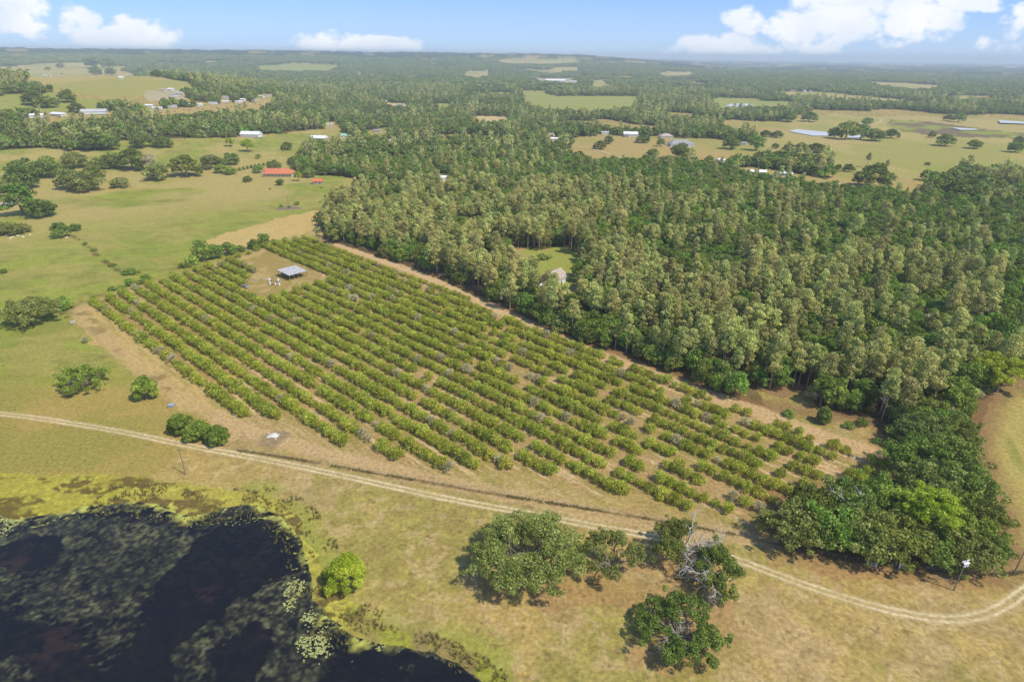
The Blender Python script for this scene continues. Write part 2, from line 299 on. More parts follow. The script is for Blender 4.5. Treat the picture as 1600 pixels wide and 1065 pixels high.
    # under the oaks and in front of the grove: fallen leaves
    for q, cc, k in ((OAKDIRT, lin(172,142,100,KG), .6), (SHADEDRY, lin(170,138,98,KG), .65)):
        col = mix(col, cc, inside(q, x + (n1 - .5) * 18, y + (n2 - .5) * 8 + (n1 - .5) * 10) * k * sst(.3, .55, n2))
    # brown band along the fence: weeds, and the shadow darkness there painted in
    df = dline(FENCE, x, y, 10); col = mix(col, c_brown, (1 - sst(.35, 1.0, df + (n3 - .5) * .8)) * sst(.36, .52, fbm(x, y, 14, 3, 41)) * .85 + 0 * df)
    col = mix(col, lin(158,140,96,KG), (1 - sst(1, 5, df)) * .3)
    # rough brown scrub along the west border
    dw = dline(LANE2[9:16], x + 5, y - 7, 30); col = mix(col, lin(122,108,70,KG), (1 - sst(1, 7, dw + (n2 - .5) * 10)) * .7 * sst(.4, .6, n2))
    # marsh rim and lime grass beside the pond
    mm = inside(MARSH, x + (n1 - .5) * 14, y + (n2 - .5) * 6)
    dp = dline(closed(POND), x, y, 40)
    lime = (1 - sst(3, 11, dp + (n1 - .5) * 18)); inp = inside(POND, x, y)
    col = mix(col, c_lime, np.clip(lime, 0, 1) * .75 * sst(.3, .5, n2))
    left = sst(-25, -45, x + (n1 - .5) * 10)
    mc_ = mix(np.broadcast_to(c_algae, col.shape), lin(112,100,58,KG), sst(.47, .58, fbm(x, y * 1.7, 9, 5, 49))); mc_ = mix(mc_, lin(186,184,84,KG), sst(.52, .62, n3 * .5 + n2 * .5))
    mc2 = mix(np.broadcast_to(lin(140,128,84,KG), col.shape), lin(150,156,62,KG), sst(.45, .6, n2))
    rim = mm & (dp < 60)
    kk = np.where(rim, 1.0, 0.0)
    col = mix(col, mc2 + (mc_ - mc2) * left[..., None], kk * np.where(left > .5, .95, (1 - sst(2, 5, dp)) * .8))
    # small tufts and worn specks
    col = mix(col, c_brown, sst(.66, .74, n3) * sst(.52, .62, n2) * .5 * (r < 400)); 
    col = col * (0.90 + 0.22 * n3)[..., None]
    dl = dline(OLDLINE, x, y, 8); col = mix(col, lin(112,104,66,KG), (1 - sst(.5, 2.6, dl + (n2 - .5) * 3)) * .75 * sst(.38, .5, fbm(x, y, 10, 3, 44)))
    # ash patch
    ax, ay = P(428, 686); da = np.hypot(x - ax, (y - ay)) + (n2 - .5) * 5; col = mix(col, lin(120,112,96,KG), (1 - sst(2.5, 5.5, da)) * .6)
    col = col * np.array([.92, .835, .70]); lf_ = inside(LEFT, x, y) | (r > 480); col = np.where(lf_[..., None], col * np.array([.93, .94, .80]), col)
    return np.clip(col, 0.005, 1)
def pond_depth(x, y):
    d = dline(closed(POND), x, y, 6) + (fbm(x, y, 3, 3, 51) - .5) * 1.6
    i = inside(POND, x, y)
    return np.where(i, -sst(0, 5, np.where(i, np.minimum(d, 5), 0)) * 1.0, 0)
def ground_z(x, y):
    z = terr(x, y) + (np.hypot(x, y) < 600) * (fbm(x, y, 5, 2, 52) - .5) * .10 * 0
    return z + pond_depth(x, y)

# ---------------------------------------------------------------- mesh and material helpers
def mesh(name, v, f, mats, mi=None, fattr=None, vcol=None, smooth=False):
    v = np.asarray(v, np.float32); f = np.asarray(f, np.int32); k = f.shape[1]
    me = bpy.data.meshes.new(name); me.vertices.add(len(v)); me.vertices.foreach_set('co', v.ravel())
    me.loops.add(f.size); me.loops.foreach_set('vertex_index', f.ravel())
    me.polygons.add(len(f)); me.polygons.foreach_set('loop_start', np.arange(0, f.size, k, dtype=np.int32)); me.polygons.foreach_set('loop_total', np.full(len(f), k, np.int32))
    for m in mats: me.materials.append(m)
    if mi is not None: me.polygons.foreach_set('material_index', np.asarray(mi, np.int32))
    if smooth: me.polygons.foreach_set('use_smooth', np.ones(len(f), bool))
    if fattr is not None: a = me.attributes.new('tone', 'FLOAT', 'FACE'); a.data.foreach_set('value', np.asarray(fattr, np.float32))
    if vcol is not None:
        a = me.attributes.new('cover', 'FLOAT_COLOR', 'POINT'); vc = np.asarray(vcol, np.float32)
        if vc.shape[1] == 3: vc = np.hstack([vc, np.ones((len(vc), 1), np.float32)])
        a.data.foreach_set('color', np.ascontiguousarray(vc).ravel())
    me.update(calc_edges=True); return me
def link(name, me, parent=None, loc=None, rot=None):
    o = bpy.data.objects.new(name, me); COL.objects.link(o)
    if parent is not None: o.parent = parent
    if loc is not None: o.location = loc
    if rot is not None: o.rotation_euler = rot
    return o
def tag(o, label=None, cat=None, group=None, kind=None):
    if label: o['label'] = label
    if cat: o['category'] = cat
    if group: o['group'] = group
    if kind: o['kind'] = kind
    return o
def empty(name, loc, rz=0.0):
    return link(name, None, None, loc, (0, 0, rz))
def newmat(name):
    m = bpy.data.materials.new(name); m.use_nodes = True; nt = m.node_tree; b = nt.nodes['Principled BSDF']; return m, nt, b
def simple(name, col, rough=.7, vary=.12, scale=1.5, metal=0.0, bump=0.0, spec=.3):
    m, nt, b = newmat(name)
    t = nt.nodes.new('ShaderNodeTexCoord'); n = nt.nodes.new('ShaderNodeTexNoise'); n.inputs['Scale'].default_value = scale; n.inputs['Detail'].default_value = 5
    nt.links.new(t.outputs['Object'], n.inputs['Vector'])
    mr = nt.nodes.new('ShaderNodeMapRange'); mr.inputs[1].default_value = .3; mr.inputs[2].default_value = .7; mr.inputs[3].default_value = 1 - vary * 1.6; mr.inputs[4].default_value = 1 + vary
    nt.links.new(n.outputs[0], mr.inputs[0])
    x = nt.nodes.new('ShaderNodeMix'); x.data_type = 'RGBA'; x.blend_type = 'MULTIPLY'; x.inputs[0].default_value = 1; x.inputs[6].default_value = (*[float(c) for c in col], 1); nt.links.new(mr.outputs[0], x.inputs[7])
    nt.links.new(x.outputs[2], b.inputs['Base Color']); b.inputs['Roughness'].default_value = rough; b.inputs['Metallic'].default_value = metal; b.inputs['Specular IOR Level'].default_value = spec
    if bump:
        bp = nt.nodes.new('ShaderNodeBump'); bp.inputs['Strength'].default_value = bump; nt.links.new(n.outputs[0], bp.inputs['Height']); nt.links.new(bp.outputs[0], b.inputs['Normal'])
    return m
def cover_mat(name, rough=.95, fine=True):
    m, nt, b = newmat(name); a = nt.nodes.new('ShaderNodeAttribute'); a.attribute_name = 'cover'
    g = nt.nodes.new('ShaderNodeNewGeometry')
    n1 = nt.nodes.new('ShaderNodeTexNoise'); n1.inputs['Scale'].default_value = .9; n1.inputs['Detail'].default_value = 8; n1.inputs['Roughness'].default_value = .7; nt.links.new(g.outputs['Position'], n1.inputs['Vector'])
    mr = nt.nodes.new('ShaderNodeMapRange'); mr.inputs[1].default_value = .25; mr.inputs[2].default_value = .75; mr.inputs[3].default_value = .52; mr.inputs[4].default_value = 1.48; nt.links.new(n1.outputs[0], mr.inputs[0])
    x = nt.nodes.new('ShaderNodeMix'); x.data_type = 'RGBA'; x.blend_type = 'MULTIPLY'; x.inputs[0].default_value = 1; nt.links.new(a.outputs['Color'], x.inputs[6]); nt.links.new(mr.outputs[0], x.inputs[7])
    nt.links.new(x.outputs[2], b.inputs['Base Color']); b.inputs['Roughness'].default_value = rough; b.inputs['Specular IOR Level'].default_value = .1
    bp = nt.nodes.new('ShaderNodeBump'); bp.inputs['Strength'].default_value = .5; bp.inputs['Distance'].default_value = .25; nt.links.new(n1.outputs[0], bp.inputs['Height']); nt.links.new(bp.outputs[0], b.inputs['Normal'])
    return m
M_GROUND = cover_mat('earth_and_grass')

# ---------------------------------------------------------------- ground: one sheet to the horizon
dep = np.concatenate([np.array([89.5, 80, 72, 66]), np.arange(63, 12, -.072), np.arange(12, .35, -.06), np.array([.33, .3, .27, .24, .21, .18, .165])])
R = CAMH / np.tan(np.radians(dep)); R = np.unique(np.round(R, 3)); R.sort()
AZ = np.concatenate([np.arange(-180, -57, 6), np.arange(-56, 56.01, .075), np.arange(60, 180, 6)])
na, nr = len(AZ), len(R)
aa, rr = np.meshgrid(np.radians(AZ), R)
gx = (rr * np.sin(aa)).ravel(); gy = (rr * np.cos(aa)).ravel()
gz = np.empty_like(gx); gc = np.empty((len(gx), 3))
for i in range(0, len(gx), 200000):
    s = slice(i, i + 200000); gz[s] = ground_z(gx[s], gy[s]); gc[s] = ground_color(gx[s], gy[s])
# far canopy relief where single trees are no longer built
rr1 = rr.ravel(); fo = (rr1 > 5600)
fo2 = fo & ~opens(gx, gy); gz[fo2] += (8 + 14 * vnoise(gx[fo2] / 60, gy[fo2] / 60)) * sst(5600, 6000, rr1[fo2])
idx = np.arange(na * nr).reshape(nr, na); nx_ = np.roll(idx, -1, axis=1)
quads = np.stack([idx[:-1].ravel(), idx[1:].ravel(), nx_[1:].ravel(), nx_[:-1].ravel()], -1)[:, ::-1]
cen = len(gx); gxx = np.append(gx, 0.0)
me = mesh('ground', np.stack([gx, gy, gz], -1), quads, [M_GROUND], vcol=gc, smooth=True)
tag(link('ground', me), kind='structure')
del gx, gy, gz, gc

def gz1(x, y): return float(ground_z(np.array([x]), np.array([y]))[0])

# ---------------------------------------------------------------- dirt track with two pale ruts
def ribbon(line, half, n, lift, rutw=.36, rutx=.85, name='dirt_track', k=1.0):
    d = np.hypot(*np.diff(line, axis=0).T); s = np.concatenate([[0], np.cumsum(d)]); t = np.arange(0, s[-1], .45)
    # smooth the traced line
    x = np.interp(t, s, line[:, 0]); y = np.interp(t, s, line[:, 1])
    ker = np.ones(31) / 31; xp = np.pad(x, 15, mode='edge'); yp = np.pad(y, 15, mode='edge'); x = np.convolve(xp, ker, 'valid'); y = np.convolve(yp, ker, 'valid')
    tx = np.gradient(x); ty = np.gradient(y); L = np.hypot(tx, ty); tx /= L; ty /= L
    o = np.linspace(-half, half, n); X = x[:, None] - ty[:, None] * o; Y = y[:, None] + tx[:, None] * o
    col = ground_color(X, Y); oo = np.broadcast_to(o, X.shape)
    wob = (fbm(X, Y, 4, 3, 61) - .5) * .5; f3 = fbm(X, Y, 1.1, 3, 62)
    rut = 1 - sst(rutw * .5, rutw * 1.5, np.abs(np.abs(oo + wob * .5) - rutx) + (f3 - .5) * .35)
    bed = 1 - sst(half * .5, half * .95, np.abs(oo) + wob)
    col = col + (lin(180,160,112,KG) - col) * (bed * .6)[..., None]; col = col + (lin(214,194,150,KG) - col) * (rut * k * (.62 + .38 * sst(.36, .6, fbm(X, Y, 9, 4, 63))))[..., None]
    Z = ground_z(X, Y) + lift - rut * .01
    i = np.arange(X.size).reshape(X.shape)
    q = np.stack([i[:-1, :-1].ravel(), i[:-1, 1:].ravel(), i[1:, 1:].ravel(), i[1:, :-1].ravel()], -1)
    me = mesh(name, np.stack([X.ravel(), Y.ravel(), Z.ravel()], -1), q, [M_GROUND], vcol=col.reshape(-1, 3), smooth=True)
    tag(link(name, me), kind='structure')
ribbon(TRACK, 2.4, 33, .03, k=.8)
def lane_ribbon(line, half, lift, name, k): ribbon(line, half, 15, lift, .5, 1.2, name, k)
far1 = poly((1290,225),(1310,223),(1330,221),(1352,220)); far2 = poly((1345,197),(1360,196),(1374,192),(1378,188),(1372,184)); far3 = poly((890,230),(920,232),(945,238),(955,242))
for q in (far1, far2, far3):
    lane_ribbon(q, 3.6, .3, 'path', 1.0)

# ---------------------------------------------------------------- pond water
M_WATER, nt, b = newmat('pond_water'); a = nt.nodes.new('ShaderNodeAttribute'); a.attribute_name = 'cover'
nt.links.new(a.outputs['Color'], b.inputs['Base Color']); b.inputs['IOR'].default_value = 1.33; b.inputs['Specular IOR Level'].default_value = .38
mr = nt.nodes.new('ShaderNodeMapRange'); mr.inputs[3].default_value = .12; mr.inputs[4].default_value = .95; nt.links.new(a.outputs['Alpha'], mr.inputs[0]); nt.links.new(mr.outputs[0], b.inputs['Roughness'])
g = nt.nodes.new('ShaderNodeNewGeometry'); n1 = nt.nodes.new('ShaderNodeTexNoise'); n1.inputs['Scale'].default_value = 2.2; n1.inputs['Detail'].default_value = 3; nt.links.new(g.outputs['Position'], n1.inputs['Vector'])
bp = nt.nodes.new('ShaderNodeBump'); bp.inputs['Strength'].default_value = .12; bp.inputs['Distance'].default_value = .1; nt.links.new(n1.outputs[0], bp.inputs['Height']); nt.links.new(bp.outputs[0], b.inputs['Normal'])
DEEP = [poly((330,830),(400,800),(450,805),(478,835),(488,880),(470,900),(430,905),(380,930),(310,990),(250,1065),(240,1120),(150,1120),(160,1040),(220,960),(270,900)),
        poly((-50,955),(40,962),(100,980),(140,1030),(160,1100),(60,1110),(40,1030),(-50,1010)), poly((510,985),(620,1005),(700,1025),(760,1080),(500,1100),(520,1040)), poly((0,860),(60,830),(110,835),(90,870),(20,900)),
        poly((340,1000),(400,960),(440,1000),(400,1100),(330,1100)), poly((120,790),(280,800),(270,815),(130,805))]
x0, x1 = POND[:, 0].min(), POND[:, 0].max(); y0, y1 = POND[:, 1].min(), POND[:, 1].max()
X, Y = np.meshgrid(np.arange(x0 - 3, x1 + 3, .28), np.arange(y0 - 3, y1 + 3, .28))
n1_ = fbm(X, Y, 7, 5, 71); n2_ = fbm(X * 1.0 + Y * .35, Y * 1.6 - X * .3, 3.2, 5, 72); n3_ = fbm(X, Y, .9, 4, 73); nn_ = fbm(X, Y, 16, 3, 74)
deep = np.zeros(X.shape)
for q in DEEP: deep = np.maximum(deep, inside(q, X + (n1_ - .5) * 14, Y + (n2_ - .5) * 10) * 1.0)
weed = sst(.34, .66, n2_ * .45 + n1_ * .3 + n3_ * .25) * (1 - deep * .93) * (.55 + .45 * sst(.35, .6, nn_))
wc = np.empty(X.shape + (3,)); wc[:] = (.0070, .0080, .0105)
wc += weed[..., None] * (np.array([.084, .084, .034]) * (.25 + 1.3 * sst(.3, .75, n3_) * sst(.25, .6, fbm(X, Y, 1.9, 4, 75)))[..., None])
wc += (sst(.6, .72, nn_) * deep * sst(.45, .6, n2_))[..., None] * np.array([.016, .006, .004])
# floating algae along the north and west rim
dp = dline(closed(POND), X, Y, 12); lf = sst(-18, -34, X)
al = (1 - sst(0.6, 4.5, dp + (n1_ - .45) * 12)) * sst(.36, .5, n2_) * lf + (1 - sst(.2, 1.3, dp + (n2_ - .5) * 3)) * (1 - lf) * sst(.4, .5, n3_)
spk = sst(.70, .73, n3_) * sst(.45, .55, n2_) * (1 - sst(4, 9, dp)) * lf
al = np.clip(np.maximum(al, spk), 0, 1)
ac = c_algae * 1.0 + (lin(186,186,88,KG) - c_algae * 1.0) * sst(.45, .6, n3_)[..., None]
wc = wc + (ac - wc) * al[..., None]
i = np.arange(X.size).reshape(X.shape); q = np.stack([i[:-1, :-1].ravel(), i[:-1, 1:].ravel(), i[1:, 1:].ravel(), i[1:, :-1].ravel()], -1)
keep = inside(POND, (X[:-1, :-1] + .14), (Y[:-1, :-1] + .14)).ravel() | (dp[:-1, :-1].ravel() < 2); q = q[keep]
used = np.unique(q); mp = np.zeros(X.size, int); mp[used] = np.arange(len(used)); q = mp[q]
vv = np.stack([X.ravel(), Y.ravel(), np.full(X.size, -.14)], -1)[used]; vc = np.concatenate([wc.reshape(-1, 3), al.reshape(-1, 1)], 1)[used]
tag(link('pond_water', mesh('pond_water', vv, q, [M_WATER], vcol=vc)), kind='structure')
M_FARW = simple('far_water', (.55, .56, .56), .5, .05, .01, spec=.15)  # pale base colour stands in for the sky reflected in the water
for q in PONDS2[:]:
    c = q.mean(0); zz = float(terr(q[:, 0], q[:, 1]).max()) + .8
    v = [(a[0], a[1], zz) for a in q]
    bm_ = bpy.data.meshes.new('lake_water'); bm_.from_pydata(v, [], [list(range(len(v)))]); bm_.materials.append(M_FARW)
    tag(link('lake_water', bm_), kind='structure')

# ---------------------------------------------------------------- foliage and bark materials
def leafmat(name, cols, trans=.32, hv=.02, vv=(.82, 1.22)):
    m = bpy.data.materials.new(name); m.use_nodes = True; nt = m.node_tree; nt.nodes.clear()
    a = nt.nodes.new('ShaderNodeAttribute'); a.attribute_name = 'tone'
    r = nt.nodes.new('ShaderNodeValToRGB'); e = r.color_ramp.elements
    e[0].position = 0; e[0].color = (*map(float, cols[0]), 1); e[1].position = 1; e[1].color = (*map(float, cols[-1]), 1)
    for i, c in enumerate(cols[1:-1]): q = e.new((i + 1) / (len(cols) - 1)); q.color = (*map(float, c), 1)
    nt.links.new(a.outputs['Fac'], r.inputs[0])
    oi = nt.nodes.new('ShaderNodeObjectInfo')
    h = nt.nodes.new('ShaderNodeHueSaturation'); m1 = nt.nodes.new('ShaderNodeMapRange'); m1.inputs[3].default_value = .5 - hv; m1.inputs[4].default_value = .5 + hv; nt.links.new(oi.outputs['Random'], m1.inputs[0])
    wn = nt.nodes.new('ShaderNodeTexWhiteNoise'); wn.noise_dimensions = '1D'; nt.links.new(oi.outputs['Random'], wn.inputs['W'])
    m2 = nt.nodes.new('ShaderNodeMapRange'); m2.inputs[3].default_value = vv[0]; m2.inputs[4].default_value = vv[1]; nt.links.new(wn.outputs['Value'], m2.inputs[0])
    nt.links.new(m1.outputs[0], h.inputs['Hue']); nt.links.new(m2.outputs[0], h.inputs['Value']); nt.links.new(r.outputs[0], h.inputs['Color'])
    d = nt.nodes.new('ShaderNodeBsdfDiffuse'); t = nt.nodes.new('ShaderNodeBsdfTranslucent'); x = nt.nodes.new('ShaderNodeMixShader'); x.inputs[0].default_value = trans
    nt.links.new(h.outputs[0], d.inputs[0]); nt.links.new(h.outputs[0], t.inputs[0]); nt.links.new(d.outputs[0], x.inputs[1]); nt.links.new(t.outputs[0], x.inputs[2])
    o = nt.nodes.new('ShaderNodeOutputMaterial'); nt.links.new(x.outputs[0], o.inputs[0]); return m
KL = 1.6
def L(r, g, b): return lin(r, g, b, KL)
M_OAK = leafmat('oak_leaves', [L(74, 86, 34), L(100, 112, 48), L(134, 142, 70)])
M_OAKG = leafmat('live_oak_leaves', [L(80, 92, 40), L(108, 118, 56), L(146, 148, 88)])
M_GREEN = leafmat('fresh_leaves', [L(80, 100, 38), L(108, 128, 50), L(140, 156, 72)])
M_LIME = leafmat('lime_leaves', [lin(122, 144, 36), lin(164, 180, 52), lin(196, 204, 82)], hv=.01)
M_PINE = leafmat('pine_needles', [L(122, 126, 68), L(154, 156, 88), L(188, 180, 116)], trans=.35, hv=.025, vv=(.76, 1.22))
M_CIT = leafmat('citrus_leaves', [L(104, 114, 34), L(138, 146, 50), L(182, 180, 82)], trans=.3, hv=.012, vv=(.86, 1.12))
M_TWIG = leafmat('bare_twigs', [L(124, 124, 82), L(150, 144, 106), L(170, 160, 128)], trans=.15, hv=.01)
M_BARK = simple('grey_bark', lin(150, 138, 120, .8), .9, .3, 3)
M_PBARK = simple('pine_bark', lin(186, 164, 140, .9), .9, .3, 3)
M_DEADW = simple('bleached_wood', lin(205, 196, 182, .9), .85, .2, 3)

# ---------------------------------------------------------------- tree prototypes
def leaves(rg, lob, n, size, up=.35, keep=.62, jit=.8):
    """lob: rows x,y,z,r,squash. Leaf quads spread over the outer part of every lobe, tone varies by lobe and leaf."""
    lob = np.asarray(lob, float); wgt = lob[:, 3] ** 2; wgt /= wgt.sum()
    k = rg.choice(len(lob), int(n * 1.7), p=wgt)
    d = rg.normal(size=(len(k), 3)); d[:, 2] += up; d /= np.linalg.norm(d, axis=1)[:, None]
    rr = 1 - .5 * rg.rand(len(k)) ** 1.8
    p = lob[k, :3] + d * (lob[k, 3] * rr)[:, None] * np.stack([np.ones(len(k)), np.ones(len(k)), lob[k, 4]], -1)
    ok = np.ones(len(k), bool)
    for i in range(len(lob)):
        q = (p - lob[i, :3]) / lob[i, 3]; q[:, 2] /= lob[i, 4]
        ok &= ~((np.linalg.norm(q, axis=1) < keep) & (k != i))
    p, d, k = p[ok][:n], d[ok][:n], k[ok][:n]; n = len(p)
    lt = rg.rand(len(lob))
    tone = np.clip(.5 + (lt[k] - .5) * .55 + rg.normal(size=n) * .22, 0, 1)
    nm = d + rg.normal(size=(n, 3)) * jit; nm /= np.linalg.norm(nm, axis=1)[:, None]
    t = np.cross(nm, rg.normal(size=(n, 3))); t /= np.linalg.norm(t, axis=1)[:, None]; bt = np.cross(nm, t)
    s = (size * (.55 + .8 * rg.rand(n)))[:, None]; a = s * (.55 + .3 * rg.rand(n))[:, None]
    q = np.stack([p - t * s, p - bt * a + t * s * .1, p + t * s, p + bt * a - t * s * .15], 1)
    return q.reshape(-1, 3), np.arange(4 * n).reshape(-1, 4), tone
def tubes(paths, sides=5):
    V, Q = [], []; o = 0
    for pts, rs in paths:
        pts = np.asarray(pts, float); n = len(pts); T = np.gradient(pts, axis=0); T /= np.linalg.norm(T, axis=1)[:, None] + 1e-9
        ref = np.array([1, 0, 0.]) if abs(T[0, 0]) < .8 else np.array([0, 1, 0.])
        A = np.cross(T, ref); A /= np.linalg.norm(A, axis=1)[:, None]; B = np.cross(T, A)
        th = np.arange(sides) / sides * 2 * math.pi
        ring = pts[:, None] + (A[:, None] * np.cos(th)[None, :, None] + B[:, None] * np.sin(th)[None, :, None]) * np.asarray(rs, float)[:, None, None]
        V.append(ring.reshape(-1, 3)); i = np.arange(n * sides).reshape(n, sides) + o; j = np.roll(i, -1, axis=1)
        Q.append(np.stack([i[:-1].ravel(), j[:-1].ravel(), j[1:].ravel(), i[1:].ravel()], -1)); o += n * sides
    return np.vstack(V), np.vstack(Q)
def bend(a, b, rg, k=.12, n=5):
    a = np.asarray(a, float); b = np.asarray(b, float); t = np.linspace(0, 1, n)[:, None]; L_ = np.linalg.norm(b - a)
    p = a + (b - a) * t; p += rg.normal(size=(n, 3)) * L_ * k * np.sin(t * math.pi) * .6; return p
def dome(rg, Rc, H, base, n, lr=.3, sq=.8, fill=.9):
    out = []
    for i in range(n):
        th = i * 2.39996 + rg.rand() * .8; q = math.sqrt((i + .5) / n) * fill * (.85 + .3 * rg.rand()); q = min(q, 1)
        z = base + (H - base) * (math.sqrt(max(0, 1 - q * q * .85)) * (.72 + .2 * rg.rand()) - .10)
        r = Rc * lr * (.7 + .6 * rg.rand()); out.append((math.cos(th) * q * Rc * .82, math.sin(th) * q * Rc * .82, max(z, base + r * .4), r, sq))
        if rg.rand() < .55 and q > .45: out.append((math.cos(th) * q * Rc * .85, math.sin(th) * q * Rc * .85, base + (z - base) * .45, r * .9, sq))
    return np.array(out)
def broad(seed, Rc, H, n, leaf, mat, base=.22, lobes=16, lr=.3, sq=.8, limbs=7, up=.35, jit=.8, keep=.62):
    rg = np.random.RandomState(seed); lob = dome(rg, Rc, H, H * base, lobes, lr, sq)
    v, q, t = leaves(rg, lob, n, leaf, up, keep, jit); crown = mesh('crown', v, q, [mat], fattr=t)
    tr = H * .022 + .08; fork = np.array([0, 0, H * .3]); pp = [(bend((0, 0, -.3), fork, rg, .05), [tr * 1.3, tr, tr * .9, tr * .85, tr * .8])]
    for i in rg.permutation(len(lob))[:limbs]: pp.append((bend(fork, lob[i, :3], rg), [tr * .6, tr * .45, tr * .34, tr * .22, tr * .1]))
    v, q = tubes(pp); trunk = mesh('trunk', v, q, [M_BARK]); return trunk, crown
def pine(seed, Rc, H, n, leaf, mat=None):
    rg = np.random.RandomState(seed); lob = []; b = H * (.44 + .14 * rg.rand()); m = 13
    pp = []; lean = rg.normal(size=2) * H * .02
    for i in range(m):
        f = i / (m - 1); th = i * 2.4 + rg.rand(); q = Rc * (.35 + .6 * math.sin(math.pi * min(1, .25 + f * .75))) * (.5 + .6 * rg.rand()) * (1 - f * .35)
        z = b + (H - b) * f * .93; cxy = lean * z / H; r = Rc * (.40 + .2 * rg.rand())
        lob.append((math.cos(th) * q + cxy[0], math.sin(th) * q + cxy[1], z, r, .75)); pp.append((bend((cxy[0], cxy[1], z - .9), lob[-1][:3], rg, .1, 3), [.07, .05, .02]))
    lob = np.array(lob); v, q, t = leaves(rg, lob, n, leaf, .5, .5, .9); crown = mesh('crown', v, q, [mat or M_PINE], fattr=t)
    pp.append(([(0, 0, -.3), (lean[0] * .5, lean[1] * .5, H * .5), (lean[0], lean[1], H * .97)], [.24, .18, .05]))
    v, q = tubes(pp); return mesh('trunk', v, q, [M_PBARK]), crown
def bare(seed, Rc, H, n, leaf, mat=None):
    """leafless twiggy tree: fans of thin twigs on limbs"""
    rg = np.random.RandomState(seed); lob = dome(rg, Rc, H, H * .2, 12, .3, .9); v, q, t = leaves(rg, lob, n, leaf, .3, .3, 1.5)
    c = v.reshape(-1, 4, 3); mid = c.mean(1, keepdims=True); w_ = (c[:, 1:2] - c[:, 3:4]); c[:, 1] = mid[:, 0] + w_[:, 0] * .12; c[:, 3] = mid[:, 0] - w_[:, 0] * .12
    crown = mesh('crown', c.reshape(-1, 3), q, [M_TWIG], fattr=t)
    pp = [(bend((0, 0, -.2), (0, 0, H * .3), rg, .05), [.16, .14, .13, .12, .1])]
    for l in lob: pp.append((bend((0, 0, H * .28), l[:3] + [0, 0, l[3] * .6], rg, .15), [.09, .07, .05, .04, .02]))
    v, q = tubes(pp, 4); return mesh('trunk', v, q, [M_TWIG if False else M_BARK]), crown

PR = {}
PR['pine'] = [pine(10 + i, [2.4, 2.9, 3.4, 2.6, 3.1, 2.2][i], [18, 17, 18.5, 15.5, 19, 16.5][i], [1200, 1400, 1600, 1200, 1500, 900][i], .32) for i in range(6)]
PR['oak'] = [broad(30 + i, 5.4, 10.5, 2600, .36, M_OAK, lobes=18, base=.04) for i in range(4)]
PR['oakg'] = [broad(40 + i, 5.6, 10.5, 2600, .36, M_OAKG, lobes=18, base=.04) for i in range(3)]
PR['green'] = [broad(50 + i, 3.6, 10.0, 1300, .33, M_GREEN, lobes=12, lr=.36, base=.08) for i in range(4)]
PR['lime'] = [broad(60 + i, 5.0, 11.0, 2600, .30, M_LIME, lobes=16) for i in range(2)]
PR['citrus'] = [broad(70 + i, 2.25, 3.3, 1050, .19, M_CIT, base=.05, lobes=9, lr=.44, limbs=4, sq=.85, keep=.55) for i in range(6)]
PR['citrusdead'] = [bare(80 + i, 2.1, 3.1, 620, .36) for i in range(3)]
PR['bare'] = [bare(90 + i, 3.4, 9.5, 900, .7) for i in range(3)]
PR['bush'] = [broad(100 + i, 2.0, 2.4, 420, .26, M_GREEN if i < 2 else M_OAK, base=.02, lobes=8, lr=.42, limbs=4, sq=.8) for i in range(3)]
def joined(name, pr, coll, lod=None):
    tk, cr = pr; v1 = np.empty(len(tk.vertices) * 3, np.float32); tk.vertices.foreach_get('co', v1); v2 = np.empty(len(cr.vertices) * 3, np.float32); cr.vertices.foreach_get('co', v2)
    f1 = np.empty(len(tk.polygons) * 4, np.int32); tk.loops.foreach_get('vertex_index', f1); f2 = np.empty(len(cr.polygons) * 4, np.int32); cr.loops.foreach_get('vertex_index', f2)
    t = np.empty(len(cr.polygons), np.float32); cr.attributes['tone'].data.foreach_get('value', t)
    v = np.vstack([v1.reshape(-1, 3), v2.reshape(-1, 3)]); f = np.vstack([f1.reshape(-1, 4), f2.reshape(-1, 4) + len(tk.vertices)])
    me = mesh(name, v, f, [tk.materials[0], cr.materials[0]], mi=np.r_[np.zeros(len(f1) // 4), np.ones(len(t))], fattr=np.r_[np.zeros(len(f1) // 4), t])
    o = bpy.data.objects.new(name, me); coll.objects.link(o); return o
